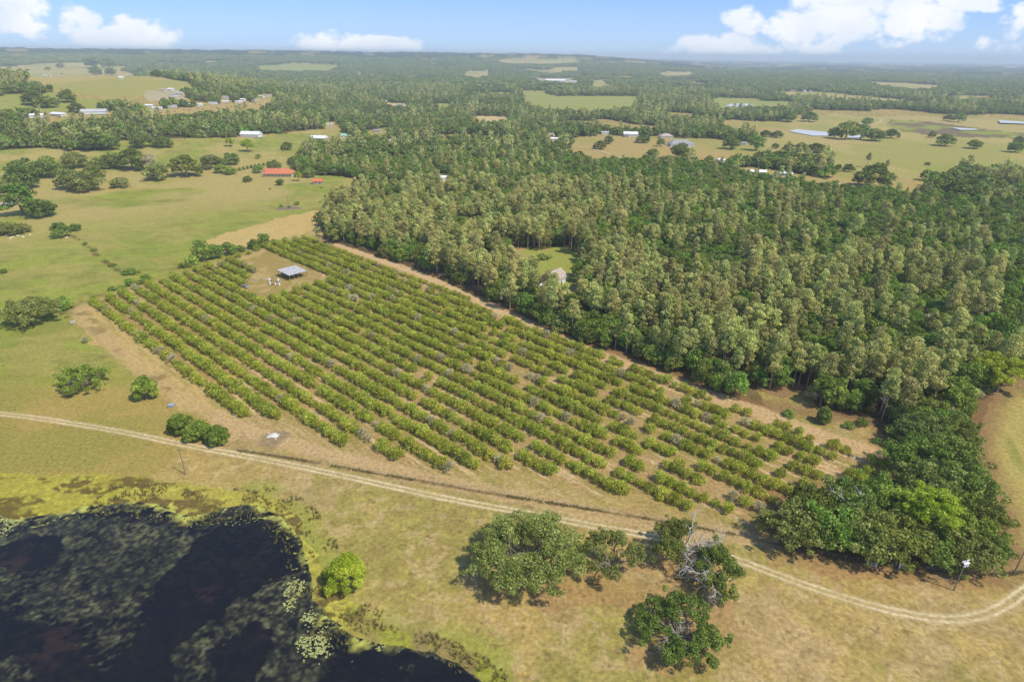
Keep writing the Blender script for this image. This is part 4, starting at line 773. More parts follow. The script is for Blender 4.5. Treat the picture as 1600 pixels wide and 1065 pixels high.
# isolated trees further off: x, base y, width px, height factor, kind, label
ISO = [(38,277,40,1,'oak','dark oak at the upper left, the left one of a close pair'),(77,276,42,1,'oak','dark oak at the upper left, the right one of a close pair'),(38,294,44,1.05,'oak','dark oak in front of the close pair at the upper left'),(18,296,24,.9,'green','lighter green tree left of the front dark oak, near the left edge'),
 (118,262,36,1,'oakg','grey-green oak behind the widest oak clump of the left pasture'),(112,295,40,1.1,'oakg','left half of the widest oak clump in the left pasture'),(138,298,44,1,'oakg','right half of the widest oak clump in the left pasture'),(147,283,34,1,'oak','dark oak tucked behind the widest oak clump'),(157,264,28,.9,'oakg','small round oak between two clumps near the tan field'),
 (180,262,34,1,'oak','dark oak with a white roof peeping behind it'),(208,265,44,1.05,'oak','dark wide oak left of the grey bare tree'),(234,266,26,1,'bare','pale grey leafless tree beside the round oak'),(248,281,40,1,'oakg','round oak in front of the pale leafless tree'),(189,293,27,.9,'oakg','small round oak alone at the edge of green pasture'),
 (292,275,48,1,'oak','wide dark oak alone left of the blue-grey shed'),(332,264,34,1,'oakg','round grey-green oak behind the yellow-green bushes'),(362,257,30,.95,'oak','dark round oak left of the clipped hedge row'),(346,270,22,.7,'green','yellow-green low tree at the hedge end'),(360,272,22,.6,'green','second low yellow-green tree at the hedge end'),
 (7,300,26,1.1,'oakg','oak cut by the left edge above the small farm shed'),(36,336,44,1.15,'green','tall green tree beside the farm shed at the left edge'),(68,338,40,.95,'oak','dark oak right of the farm shed trees'),(22,364,40,.5,'oakg','low wide thicket tree below the farm shed, inner one'),(-2,362,40,.5,'oakg','low wide thicket tree below the farm shed, at the left edge'),
 (97,370,26,1.3,'oak','lone crooked dark oak with limestone rocks at its foot'),(118,360,18,.9,'oak','small leaning oak joined to the crooked dark oak'),(7,426,10,1,'bush','small dark bush alone in the left pasture'),
 (205,428,20,.7,'bush','greyish bush on the old fence line'),(228,441,18,.9,'green','bright green small tree on the old fence line corner'),(203,446,15,.9,'green','green shrub near the orchard top corner'),(190,451,12,.8,'bush','low green shrub beside the orchard top corner'),(176,454,12,.9,'bush','leftmost low shrub at the orchard top corner'),
 (289,418,18,.8,'bush','lowest bush of the hedgerow above the orchard'),(302,412,24,.9,'bush','rounded bush second in the hedgerow above the orchard'),(318,408,30,1.3,'green','tallest green tree of the hedgerow above the orchard'),(338,403,28,1,'green','green tree in the middle of the hedgerow above the orchard'),(356,398,26,.9,'green','green bush near the upper end of the hedgerow'),(372,394,22,.8,'bush','last bush at the upper end of the hedgerow'),
 (398,388,22,1.1,'oak','round dark tree on the tan hill, left of its twin'),(414,385,20,1.4,'green','pointed green tree on the tan hill, right of its twin'),
 (361,229,16,1,'lime','small bright green tree in the tan field left of the white house'),(388,237,22,1,'lime','bright green tree in the tan field below the white house'),(449,234,19,1,'oak','small dark round oak left of the wood edge'),(428,264,22,1,'oak','dark tree behind the terracotta-roofed house'),(387,284,15,1,'oak','small dark tree left of the terracotta-roofed house'),
 (438,289,15,1,'oak','small round dark tree in front of the terracotta-roofed house'),(466,283,13,1.5,'lime','bright narrow tree right of the terracotta-roofed house'),(484,277,24,1,'oakg','round oak right of the terracotta-roofed house'),(405,270,18,.8,'green','garden tree behind the terracotta-roofed house'),(404,248,10,.9,'green','small young tree in the tan field above the hedge'),
 (422,296,4,1,'bush','tiny round shrub on the lawn below the house'),(502,294,4,1,'bush','tiny shrub just below the red-roofed barn'),(526,298,4,1.4,'bush','sapling in the lawn right of the red-roofed barn'),(551,289,5,1.8,'bush','taller sapling in the lawn near the wood edge'),(508,308,4,1.4,'bush','sapling halfway to the pine wood corner'),(500,316,4,.9,'bush','lowest of the saplings above the tan hill'),(537,292,3,.9,'bush','tiniest sapling between the barn and wood edge'),
 (1355,195,16,1,'oakg','round tree beside the looping pale track'),(1303,216,22,1.1,'oak','left tall oak in the clump by the silver pond'),(1321,218,28,1.2,'green','tallest green tree in the clump by the silver pond'),(1344,218,26,1,'green','round green tree right of the silver pond'),(1367,220,30,.9,'oak','wide dark oak near the silver pond'),(1392,216,22,.9,'oak','end oak of the clump right of the silver pond'),
 (1456,215,11,1.3,'oak','narrow dark tree on the edge of the brown marsh'),(1476,228,26,1,'oak','round oak alone in the right pasture, nearest the middle'),(1521,232,21,.9,'oak','flat-topped oak alone between two others in the right pasture'),(1586,238,22,1,'oak','oak alone at the right edge, the lower of two'),(1592,224,16,.9,'oak','oak at the right edge, the upper of two'),(1449,258,9,.8,'bush','tiny dark bush alone in the green strip'),
 (1211,232,13,1,'oak','small round tree at the end of the driveway'),(1232,237,20,1,'oakg','open oak left in the row by the pale drive'),(1251,237,22,1,'oak','dark oak in the middle of the row by the pale drive'),(1275,238,28,.8,'oak','wide low oak at the right end of the row by the drive'),(1481,189,14,1,'oak','dark tree at the marsh back edge'),(1497,191,16,.9,'green','pale green tree at the marsh back edge'),
 (1229,190,28,.9,'oak','left wide oak behind the right pasture'),(1264,190,26,.9,'oak','right wide oak behind the right pasture'),(1214,215,20,.8,'oakg','grey-green oak left of the silver pond'),(1196,214,20,.8,'oak','dark oak farther left of the silver pond'),
 (1362,292,50,1.1,'oak','widest dark oak over the parked campers'),(1325,268,17,1.1,'oak','dark tree between bare ground and green strip'),(1354,262,7,1.3,'pine','lone pine above the camper lot oak'),(1383,270,5,1.2,'pine','thin pine leaning by the green strip'),(1443,297,11,1,'oak','small round tree at the bare lot corner'),(1500,314,52,1,'oak','wide dark oak in the brown clearing at the right'),
 (1019,245,21,1,'oak','round dark oak alone in the tan house field'),(938,233,24,.9,'oak','low dark oak in the tan field, left one'),(951,225,16,1.3,'oakg','taller grey-green oak in the tan field, beside the low one'),(1032,229,15,1,'green','green tree left of the grey-roofed house'),(1062,247,34,1.1,'oak','wide oak in front of the grey-roofed house'),(1005,223,26,.8,'oak','oak row behind the tan field'),
 (1181,235,26,1.1,'green','leftmost of the big trees beside the driveway, a green one'),(1142,233,30,1.1,'oak','big dark tree right of the grey-roofed house'),
 (95,107,11,1,'oak','dark oak on the skyline of the left hill field'),(75,110,8,.8,'oak','small oak on the left hill field'),(43,111,5,.8,'oak','tiny tree on the left hill field, farthest left'),(97,116,3,.8,'bush','tiny dark bush on the left hill field'),
 (145,106,22,1,'oak','oak at the left of the hilltop farm clump'),(170,107,20,1,'oak','oak at the right of the hilltop farm clump'),(150,117,18,1,'oak','lower oak of the hilltop farm clump'),(174,118,16,1,'oak','lower right oak of the hilltop farm clump'),(194,112,9,.9,'oak','small oak right of the hilltop farm'),(220,116,14,.9,'oak','oak on the hill field far right side'),(245,121,18,.9,'oak','last oak on the hill field edge'),
 (150,234,42,1,'oak','dark oak jutting from the left woods'),(170,234,32,1.1,'oak','oak standing before the left woods edge'),(224,230,34,1,'oakg','round grey-green oak at the left woods edge'),(255,230,30,.8,'oak','round dark oak beside the grey-green one at the woods edge'),(55,164,30,1,'oak','round oak in the left middle field'),(75,168,28,.9,'oak','second round oak in the left middle field'),
 (106,160,24,1,'oak','oak at the fork of the left middle fields'),(121,176,20,1.1,'oak','tall oak below the left middle fields')]
WD = {'oak': 11.2, 'oakg': 11.6, 'green': 7.8, 'lime': 10.4, 'bush': 4.3, 'bare': 7.4, 'pine': 5.2}
NM = {'oak': ('oak_tree', 'oak tree'), 'oakg': ('live_oak_tree', 'live oak'), 'green': ('broadleaf_tree', 'broadleaf tree'), 'lime': ('lime_green_tree', 'lime-green tree'), 'bush': ('bush', 'bush'), 'bare': ('bare_tree', 'bare tree'), 'pine': ('pine_tree', 'pine tree')}
HT = {'oak': 10.5, 'oakg': 10.5, 'green': 10, 'lime': 11, 'bush': 2.4, 'bare': 9.5, 'pine': 18}
for k, (a_, b_, w_, h_, kd, lb) in enumerate(ISO):
    x, y = P(a_, b_); W_ = w_ / ppm(x, y); s_ = W_ / WD[kd]
    hz = {'oak': .62, 'oakg': .62, 'green': .85, 'lime': .85, 'bush': .55, 'bare': .9, 'pine': 3}[kd] * W_ * h_ / HT[kd] if kd != 'pine' else s_ * .9
    make_tree(NM[kd][0], lb, NM[kd][1], 'trees standing apart in the fields', kd, k, (x, y, gz1(x, y) - .05), (s_, s_, max(hz, .2)), k * 1.7)
for k, (a_, b_, w_, kd, lb) in enumerate(((928,430,40,'green','fresh green tree right of the house in the pine wood clearing'),(826,470,34,'green','green tree in front of the clearing house on its left'),(846,404,34,'bush','wide low brown-green thicket behind the clearing lawn'),(790,440,46,'oakg','grey-green tree between the clearing and the sandy lane'))):
    x, y = P(a_, b_); s_ = w_ / ppm(x, y) / WD[kd]; make_tree(NM[kd][0], lb, NM[kd][1], 'trees round the wood clearing', kd, k, (x, y, gz1(x, y)), (s_, s_, min(s_, 1.0)), k)
for k, (a_, b_) in enumerate(((124,375),(133,382),(146,392),(153,399),(166,409),(176,416),(183,422),(193,428),(215,444))):
    x, y = P(a_, b_); s_ = .55 + .3 * (k % 3); make_tree('bush', 'small scrub bush on the old diagonal fence line of the left pasture', 'bush', 'scrub bushes on the old fence line', 'bush', k, (x, y, gz1(x, y)), (s_, s_, s_ * .8), k)
# clipped hedge behind the house, island bed, shrubs at the lane end
for k in range(9):
    x, y = P(368 + k * 6.3, 268 - k * 1.3); make_tree('hedge_shrub', 'clipped upright hedge shrub in the row left of the terracotta-roofed house', 'hedge shrub', 'clipped hedge row', 'bush', 2, (x, y, gz1(x, y)), (.9, .9, 1.6), k)
for k, (a_, b_, s_, lb) in enumerate(((440,324,1.2,'left green shrub in the round mulch bed'),(464,320,1.3,'right green shrub in the round mulch bed'),(452,325,.8,'low front shrub in the round mulch bed'),(1345,745,1.2,'dark shrub nearest the grove at the last citrus row'),(1372,756,1.3,'dark shrub in shade beside the reddish ground'),(1318,762,1.1,'shrub behind the grove oaks at the row ends'),(1232,650,1.1,'scrubby bush left of the single cedar'),(1325,668,1.0,'yellowish shrub right of the single cedar'),(1345,664,1.2,'green shrub under the pine wood edge right of the cedar'),(1392,676,1.3,'shrub at the corner of the rough clearing'))):
    x, y = P(a_, b_); make_tree('bush', lb, 'bush', None, 'bush', k, (x, y, gz1(x, y)), (s_, s_, s_), k)

# ---------------------------------------------------------------- box and prism helpers for made things
class MB:
    def __init__(s): s.v = []; s.f = []; s.m = []
    def box(s, cx, cy, cz, sx, sy, sz, m=0, rz=0.0, taper=1.0):
        o = len(s.v); c_, n_ = math.cos(rz), math.sin(rz)
        for dz, k in ((-.5, 1), (.5, taper)):
            for dx, dy in ((-.5, -.5), (.5, -.5), (.5, .5), (-.5, .5)):
                X_, Y_ = dx * sx * k, dy * sy * k; s.v.append((cx + X_ * c_ - Y_ * n_, cy + X_ * n_ + Y_ * c_, cz + dz * sz))
        for q in ((0, 3, 2, 1), (4, 5, 6, 7), (0, 1, 5, 4), (1, 2, 6, 5), (2, 3, 7, 6), (3, 0, 4, 7)): s.f.append([o + i for i in q]); s.m.append(m)
        return s
    def poly(s, pts, m=0): o = len(s.v); s.v += [tuple(p) for p in pts]; s.f.append(list(range(o, o + len(pts)))); s.m.append(m); return s
    def bar(s, a, b, r_, m=0, n=6):
        v, q = tubes([([a, ((a[0] + b[0]) / 2, (a[1] + b[1]) / 2, (a[2] + b[2]) / 2), b], [r_] * 3)], n); o = len(s.v); s.v += [tuple(p) for p in v]
        for f in q: s.f.append([o + int(i) for i in f]); s.m.append(m)
        s.f.append([o + i for i in range(n)]); s.f.append([o + 2 * n + i for i in range(n)][::-1]); s.m += [m, m]; return s
    def disc(s, c, r_, t_, ax, m=0, n=14):
        o = len(s.v); a = np.array(ax, float); a /= np.linalg.norm(a); u = np.cross(a, [0, 0, 1.0]); u = u if np.linalg.norm(u) > .1 else np.array([1., 0, 0]); u /= np.linalg.norm(u); w_ = np.cross(a, u)
        for e in (-.5, .5):
            for i in range(n): th = i / n * 6.2832; s.v.append(tuple(np.array(c) + a * t_ * e + (u * math.cos(th) + w_ * math.sin(th)) * r_))
        s.f.append([o + i for i in range(n)][::-1]); s.f.append([o + n + i for i in range(n)]); s.m += [m, m]
        for i in range(n): j = (i + 1) % n; s.f.append([o + i, o + j, o + n + j, o + n + i]); s.m.append(m)
        return s
    def build(s, name, mats, parent=None):
        me = bpy.data.meshes.new(name); me.from_pydata(s.v, [], s.f); mats = mats if isinstance(mats, list) else [mats]
        for m in mats: me.materials.append(m)
        me.polygons.foreach_set('material_index', np.array(s.m, np.int32)); me.update(); return link(name, me, parent)
def copy_tree(o, parent=None):
    c = o.copy(); COL.objects.link(c); c.parent = parent
    for ch in list(o.children): copy_tree(ch, c)
    return c
MW = simple('white_wall', (.72, .70, .66), .8, .08, .5); MCR = simple('cream_wall', (.62, .55, .42), .85, .1, .5); MTAN = simple('tan_wall', (.42, .34, .25), .85, .1, .5)
MRW = simple('white_roof', (.80, .80, .80), .5, .08, .4); MRG = simple('grey_roof', (.34, .33, .32), .8, .2, .8); MRT = simple('tan_roof', (.46, .38, .30), .85, .2, .8); MRED = simple('terracotta_roof', (.62, .20, .09), .8, .22, 1.2); MRO = simple('orange_red_roof', (.72, .16, .08), .6, .1, .8)
MGRN = simple('green_roof', (.30, .50, .40), .5, .1, .5); MMET = simple('galvanised_roof', (.50, .49, .47), .8, .14, .6); MGL = simple('dark_glass', (.03, .04, .05), .15, .05, 1, spec=.6); MDK = simple('dark_door', (.12, .09, .07), .6, .1, 2); MWOOD = simple('weathered_wood', (.26, .20, .15), .9, .3, 3); MPOST = simple('grey_post', (.30, .27, .23), .9, .25, 4)
MRUST = simple('rust', (.28, .10, .05), .9, .3, 3); MBLUE = simple('blue_grey_metal', (.35, .42, .52), .5, .1, 1); MSTEEL = simple('steel', (.45, .46, .47), .4, .1, 2, metal=.6); MTYRE = simple('tyre', (.03, .03, .03), .8, .1, 3); MWH = simple('white_paint', (.8, .8, .78), .5, .08, 2); MSILV = simple('silver_paint', (.5, .51, .53), .35, .05, 1, metal=.4); MSKYB = simple('blue_tarp', (.10, .22, .42), .6, .1, 1)
MLIME = simple('limestone', (.62, .59, .52), .95, .15, 1.2, bump=.4); MCON = simple('concrete', (.5, .48, .44), .9, .1, 1)
def house(name, label, cat, x, y, L_, W_, H_, rot, kind='gable', roof=MRG, wall=MW, detail=True, group=None, rise=.28, porch=False):
    t = empty(name, (x, y, gz1(x, y) - .1), rot); tag(t, label, cat, group)
    MB().box(0, 0, H_ / 2, L_, W_, H_).build('wall', wall, t)
    a, b, rz_ = L_ / 2 + .5, W_ / 2 + .5, W_ * rise; z0 = H_ + .01; th = .14; R_ = MB()
    if kind == 'gable':
        for s in (-1, 1): R_.poly([(-a, s * b, z0), (a, s * b, z0), (a, 0, z0 + rz_), (-a, 0, z0 + rz_)][::s]); R_.poly([(-a, s * b, z0 + th), (a, s * b, z0 + th), (a, 0, z0 + rz_ + th), (-a, 0, z0 + rz_ + th)][::s])
        for s in (-1, 1): R_.poly([(s * a, -b, z0), (s * a, b, z0), (s * a, b, z0 + th), (s * a, 0, z0 + rz_ + th), (s * a, -b, z0 + th)]); R_.poly([(-a, s * b, z0), (a, s * b, z0), (a, s * b, z0 + th), (-a, s * b, z0 + th)])
        MB().poly([(L_ / 2 - .02, -W_ / 2, H_), (L_ / 2 - .02, W_ / 2, H_), (L_ / 2 - .02, 0, H_ + rz_ * .92)]).poly([(-L_ / 2 + .02, -W_ / 2, H_), (-L_ / 2 + .02, W_ / 2, H_), (-L_ / 2 + .02, 0, H_ + rz_ * .92)]).build('gable_end', wall, t)
    elif kind == 'hip':
        c_ = a - b * .9
        for z in (z0, z0 + th):
            for s in (-1, 1): R_.poly([(-a, s * b, z), (a, s * b, z), (c_, 0, z + rz_), (-c_, 0, z + rz_)]); R_.poly([(s * a, -b, z), (s * a, b, z), (s * c_, 0, z + rz_)])
        for s in (-1, 1): R_.poly([(-a, s * b, z0), (a, s * b, z0), (a, s * b, z0 + th), (-a, s * b, z0 + th)]); R_.poly([(s * a, -b, z0), (s * a, b, z0), (s * a, b, z0 + th), (s * a, -b, z0 + th)])
    else: R_.box(0, 0, z0 + .15, 2 * a, 2 * b, .25)
    R_.build('roof', roof, t)
    if detail:
        for s in (-1, 1):
            n = max(2, int(L_ / 3.4))
            for i in range(n):
                X_ = -L_ / 2 + (i + .5) * L_ / n
                if s == -1 and i == n // 2:
                    d = MB().box(X_, -W_ / 2 - .03, 1.05, 1.0, .08, 2.1).build('door', MDK, t); MB().box(X_ + .35, -W_ / 2 - .1, 1.0, .08, .06, .08).build('handle', MSTEEL, d)
                else:
                    f = MB().box(X_, s * (W_ / 2 + .02), 1.55, 1.3, .08, 1.15).build('window', MGL, t); fr = MB()
                    for dx, dz, sx_, sz_ in ((0, .62, 1.5, .1), (0, -.62, 1.5, .1), (.7, 0, .1, 1.14), (-.7, 0, .1, 1.14)): fr.box(X_ + dx, s * (W_ / 2 + .05), 1.55 + dz, sx_, .09, sz_)
                    fr.build('frame', MWH, f)
    if porch:
        for i in range(int(L_ / 2.2)): MB().box(-L_ / 2 + .5 + i * 2.2, -W_ / 2 - 2.0, H_ / 2, .3, .3, H_).build('pillar', wall, t)
        MB().poly([(-L_ / 2 - .4, -W_ / 2 - 2.4, H_ - .1), (L_ / 2 + .4, -W_ / 2 - 2.4, H_ - .1), (L_ / 2 + .4, -W_ / 2 - .4, H_ + .25), (-L_ / 2 - .4, -W_ / 2 - .4, H_ + .25)]).poly([(-L_ / 2 - .4, -W_ / 2 - 2.4, H_ - .25), (L_ / 2 + .4, -W_ / 2 - 2.4, H_ - .25), (L_ / 2 + .4, -W_ / 2 - .4, H_ + .1), (-L_ / 2 - .4, -W_ / 2 - .4, H_ + .1)]).poly([(-L_ / 2 - .4, -W_ / 2 - 2.4, H_ - .1), (L_ / 2 + .4, -W_ / 2 - 2.4, H_ - .1), (L_ / 2 + .4, -W_ / 2 - 2.4, H_ - .25), (-L_ / 2 - .4, -W_ / 2 - 2.4, H_ - .25)]).build('porch_roof', roof, t)
    return t
def hp(name, label, cat, px, py, w_, dW, H_, rot, **k):
    x, y = P(px, py); house(name, label, cat, x, y, w_ / ppm(x, y), dW, H_, rot, **k); return x, y
x, y = hp('house', 'wide house with terracotta hipped roof, cream walls and arcaded porch', 'house', 437, 274, 40, 14, 3.4, .05, kind='hip', roof=MRED, wall=MCR, porch=True)
x, y = P(426, 273); house('house', 'small terracotta-roofed wing at the left of the wide house', 'house', x - 8, y + 8, 9, 8, 3.2, .05, kind='hip', roof=MRED, wall=MW)
hp('barn', 'small barn with bright orange-red roof and dark open front', 'barn', 497, 287, 13, 6, 2.8, .15, roof=MRO, wall=MTAN)
hp('house', 'white house with pale metal gable roof in the tan upper-left field', 'house', 393, 214, 26, 13, 4.2, -.1, roof=MRW, wall=MW)
hp('barn', 'long white-roofed barn beside the round oak at the wood edge', 'barn', 498, 219, 24, 12, 3.4, -.2, roof=MRW, wall=MTAN)
hp('house', 'house with pale green metal roof at the wood edge', 'house', 542, 215, 15, 10, 3.2, .2, roof=MGRN, wall=MW)
hp('house', 'grey-roofed house with white front roof inside the pine wood clearing', 'house', 864, 440, 36, 12, 3.4, .9, roof=MRT, wall=MW)
x, y = P(852, 452); house('shed', 'low white flat-roofed shed in front of the wood clearing house', 'shed', x, y, 9, 5, 2.5, .25, kind='flat', roof=MRW, wall=MTAN)
hp('shed', 'rust-red shed with pale sagging roof deeper in the pine wood', 'shed', 936, 397, 14, 6, 2.4, .1, roof=MCON, wall=MRUST)
hp('house', 'white-roofed house at the back of the tan field', 'house', 985, 213, 20, 12, 4.0, -.1, roof=MRW, wall=MW)
hp('house', 'house with pale tan hipped roof left of the grey-roofed house', 'house', 1040, 216, 19, 14, 3.5, .1, kind='hip', roof=MRT, wall=MCR)
hp('house', 'large grey-roofed house behind the wide oak', 'house', 1063, 228, 34, 18, 3.8, .1, kind='hip', roof=MRG, wall=MW)
hp('mobile_home', 'long white mobile home at the back edge of the broadleaf wood', 'mobile home', 1181, 272, 26, 7, 3.0, -.15, roof=MRW, wall=MW)
hp('mobile_home', 'shorter white mobile home right of the long one', 'mobile home', 1226, 275, 18, 6, 3.0, -.15, roof=MRW, wall=MW)
hp('shed', 'blue-grey shed between the wide oak and the round oak', 'shed', 320, 264, 8, 7, 3.0, .3, roof=MBLUE, wall=MW)
hp('shed', 'farm shed with tan roof cut by the left edge', 'shed', 7, 323, 22, 8, 2.6, .1, kind='flat', roof=MRT, wall=MTAN)
hp('shed', 'small white hut beyond the upper-left field', 'shed', 360, 208, 6, 6, 3.0, .1, roof=MRW, wall=MW)
hp('house', 'small house with rust-brown roof among the trees behind the barn', 'house', 513, 198, 14, 10, 3.5, .3, roof=MRT, wall=MCR)
RF = {'h': [MRG, MRW, MRT, MRW, MCON], 'shed': [MRW, MRW, MMET], 'w': [MRW]}
for k, (bx, by, bw, bk) in enumerate(BLD):
    x, y = P(bx, by); L_ = bw / ppm(x, y) * .85; L_ = max(L_, 8)
    H_ = 3.4 if bk == 'h' else (3.8 if bk == 'shed' else 7.0)
    lb, ct = {'h': ('small pale house glimpsed among the far trees', 'house'), 'shed': ('long low metal-roofed warehouse at the edge of the far town', 'warehouse'), 'w': ('boxy white building standing out of the distant woods', 'building')}[bk]
    house({'h': 'house', 'shed': 'warehouse', 'w': 'white_building'}[bk], lb, ct, x, y, L_, min(max(L_ * .5, 8), 26), H_, random.Random(k).uniform(-.4, .4), 'gable' if bk != 'w' else 'flat', RF[bk][k % len(RF[bk])], [MW, MCR][k % 2], detail=False, group={'h': 'small houses among the far trees', 'shed': 'warehouses of the far town', 'w': 'boxy white buildings in the distant woods'}[bk], rise=.2)
# ---- pole barn in the orchard clearing
c4 = at([440, 466, 476, 449], [430.5, 423.5, 432.5, 439.5]); cc = c4.mean(0); ax = (c4[1] + c4[2] - c4[0] - c4[3]) / 2; LB = float(np.hypot(*ax)); ay = (c4[1] + c4[0] - c4[2] - c4[3]) / 2; WB = float(np.hypot(*ay)); ra = math.atan2(ax[1], ax[0])
t = empty('pole_barn', (float(cc[0]), float(cc[1]), 0), ra); tag(t, 'open pole barn with grey metal roof in the orchard clearing', 'barn')
a, b = LB / 2 + .4, WB / 2 + .4; r_ = MB()
for z in (0, .08): r_.poly([(-a, -b, 3.3 + z), (a, -b, 3.3 + z), (a, b, 3.9 + z), (-a, b, 3.9 + z)])
for s in (-1, 1): r_.poly([(s * a, -b, 3.3), (s * a, b, 3.9), (s * a, b, 3.98), (s * a, -b, 3.38)])
r_.poly([(-a, -b, 3.3), (a, -b, 3.3), (a, -b, 3.38), (-a, -b, 3.38)]).poly([(-a, b, 3.9), (a, b, 3.9), (a, b, 3.98), (-a, b, 3.98)])
for i in range(int(2 * a / .7)): X_ = -a + .35 + i * .7; r_.poly([(X_ - .04, -b, 3.42), (X_ + .04, -b, 3.42), (X_ + .04, b, 4.02), (X_ - .04, b, 4.02)])
r_.build('roof', MMET, t)
for i in range(5):
    for s in (-1, 1): MB().box(-LB / 2 + i * LB / 4, s * WB / 2, 1.6 + .15 * (s + 1), .2, .2, 3.2 + .3 * (s + 1)).build('post', MPOST, t)
MB().box(0, WB / 2 - .15, 1.6, LB * .7, .06, 2.6).build('back_wall', MMET, t); MB().box(0, -WB / 2, 3.15, LB, .08, .2).box(0, WB / 2, 3.7, LB, .08, .2).build('beam', MPOST, t)
def thing_box(name, label, cat, x, y, sx, sy, sz, mat, rz=0, group=None, extra=None):
    o = MB().box(0, 0, sz / 2, sx, sy, sz, 0, 0, .94)
    if extra: extra(o)
    q = o.build(name, mat); q.location = (x, y, gz1(x, y)); q.rotation_euler = (0, 0, rz); tag(q, label, cat, group); return q
rj = random.Random(4)
# things under the barn roof
def inbarn(u, v_): return float(cc[0] + math.cos(ra) * u - math.sin(ra) * v_), float(cc[1] + math.sin(ra) * u + math.cos(ra) * v_)
for nm, lb, u, v_, s3, mt in (('trailer', 'rusty trailer bed parked under the pole barn roof', -LB * .28, 0, (3.4, 1.8, .9), MRUST), ('crate', 'pale crate stored in the middle of the pole barn', 0, 0, (1.4, 1.2, 1.2), MWH), ('workbench', 'wooden workbench stored at the right end of the pole barn', LB * .3, 0, (2.6, 1.1, .95), MWOOD)):
    x, y = inbarn(u, v_); sx_, sy_, sz_ = s3
    t = empty(nm, (x, y, 0), ra); tag(t, lb, nm)
    MB().box(0, 0, sz_ * .85, sx_, sy_, sz_ * .3).build('bed' if nm == 'trailer' else 'top', mt, t)
    if nm == 'trailer':
        for s in (-1, 1): MB().disc((0, s * (sy_ / 2 + .12), .36), .36, .2, (0, 1, 0)).build('wheel', MTYRE, t)
    else:
        for i in (-1, 1):
            for j in (-1, 1): MB().box(i * (sx_ / 2 - .1), j * (sy_ / 2 - .1), sz_ * .35, .12, .12, sz_ * .7).build('leg', MWOOD, t)
# scrap beside the barn
def drum(name, label, x, y, mat, group):
    t = MB().disc((0, 0, .45), .32, .9, (0, 0, 1)).disc((0, 0, .3), .34, .04, (0, 0, 1)).disc((0, 0, .62), .34, .04, (0, 0, 1)).build(name, mat); t.location = (x, y, gz1(x, y)); tag(t, label, 'drum', group)
def appliance(x, y, rz, mat, lb):
    t = empty('appliance', (x, y, gz1(x, y)), rz); tag(t, lb, 'appliance', 'discarded appliances beside the barn'); MB().box(0, 0, .5, .75, .7, 1.0).build('body', mat, t); MB().box(0, -.37, .5, .66, .04, .86).build('door', mat, t)
for k in range(9):
    x, y = P(rj.uniform(417, 438), rj.uniform(437, 447)); appliance(x, y, rj.uniform(0, 3), MWH, 'old white appliance lying in the scrap heap beside the pole barn')
for k in range(5):
    x, y = P(rj.uniform(420, 441), rj.uniform(434, 446)); drum('drum', 'drum standing in the scrap heap beside the pole barn', x, y, [MBLUE, MRUST, MWH][k % 3], 'drums beside the barn')
for k in range(7):
    x, y = P(rj.uniform(416, 443), rj.uniform(436, 449)); o = MB().box(0, 0, .12, rj.uniform(1, 2.2), rj.uniform(.3, 1.2), .12).box(.2, .1, .25, .9, .5, .12, 0, .6).build('scrap_boards', [MWOOD, MRUST, MCON][k % 3]); o.location = (x, y, gz1(x, y)); o.rotation_euler = (0, 0, rj.uniform(0, 3)); tag(o, 'loose boards and sheets of scrap on the ground beside the pole barn', 'scrap', 'scrap boards beside the barn')
for k in range(4):
    x, y = P([393, 397, 401, 399][k], [439, 436, 438, 441][k]); o = MB().box(0, 0, .1, 1.6, .25, .2).box(.3, .4, .1, 1.2, .2, .2, 0, .8).build('pipe_offcuts', MCON); o.location = (x, y, gz1(x, y)); tag(o, 'pale offcuts lying between the pickup and the scrap heap', 'offcuts', 'pale offcuts in the clearing')
# ---- vehicles
def vehicle(name, label, cat, x, y, rz, kind, paint, group=None):
    t = empty(name, (x, y, gz1(x, y)), rz); tag(t, label, cat, group)
    if kind == 'pickup':
        MB().box(0, 0, .72, 5.2, 1.85, .55).box(-1.55, .86, 1.1, 2.0, .1, .25).box(-1.55, -.86, 1.1, 2.0, .1, .25).box(-2.54, 0, 1.1, .1, 1.85, .25).box(1.75, 0, 1.05, 1.6, 1.75, .12).build('body', paint, t)
        MB().box(.35, 0, 1.32, 1.7, 1.65, .62, 0, 0, .86).build('cab', paint, t); MB().box(.35, 0, 1.36, 1.74, 1.69, .40, 0, 0, .9).build('window', MGL, t); MB().box(.35, 0, 1.67, 1.4, 1.35, .05).build('cab_roof', paint, t); wx = 1.65
    elif kind == 'car':
        MB().box(0, 0, .62, 4.4, 1.75, .6, 0, 0, .95).build('body', paint, t); MB().box(-.2, 0, 1.12, 2.4, 1.6, .46, 0, 0, .8).build('window', MGL, t); MB().box(-.2, 0, 1.38, 1.9, 1.28, .06).build('roof', paint, t); wx = 1.35
    else:
        MB().box(0, 0, 1.6, 6.6, 2.3, 2.1, 0, 0, .97).build('body', paint, t); MB().box(0, 0, 2.69, 6.1, 2.1, .08).build('roof', paint, t)
        for i in (-2, 0, 2): MB().box(i, -1.17, 1.9, 1.1, .05, .55).build('window', MGL, t)
        MB().bar((3.2, 0, .6), (4.3, 0, .5), .06).build('hitch', MSTEEL, t); wx = .5
    for i in (-1, 1):
        for j in (-1, 1): w_ = MB().disc((i * wx, j * .88, .35), .35, .22, (0, 1, 0)).build('wheel', MTYRE, t); MB().disc((i * wx, j * 1.0, .35), .18, .03, (0, 1, 0)).build('rim', MSTEEL, w_)
    return t
x, y = P(383, 449); vehicle('pickup_truck', 'silver pickup truck parked at the edge of the orchard clearing', 'pickup', x, y, -.55, 'pickup', MSILV)
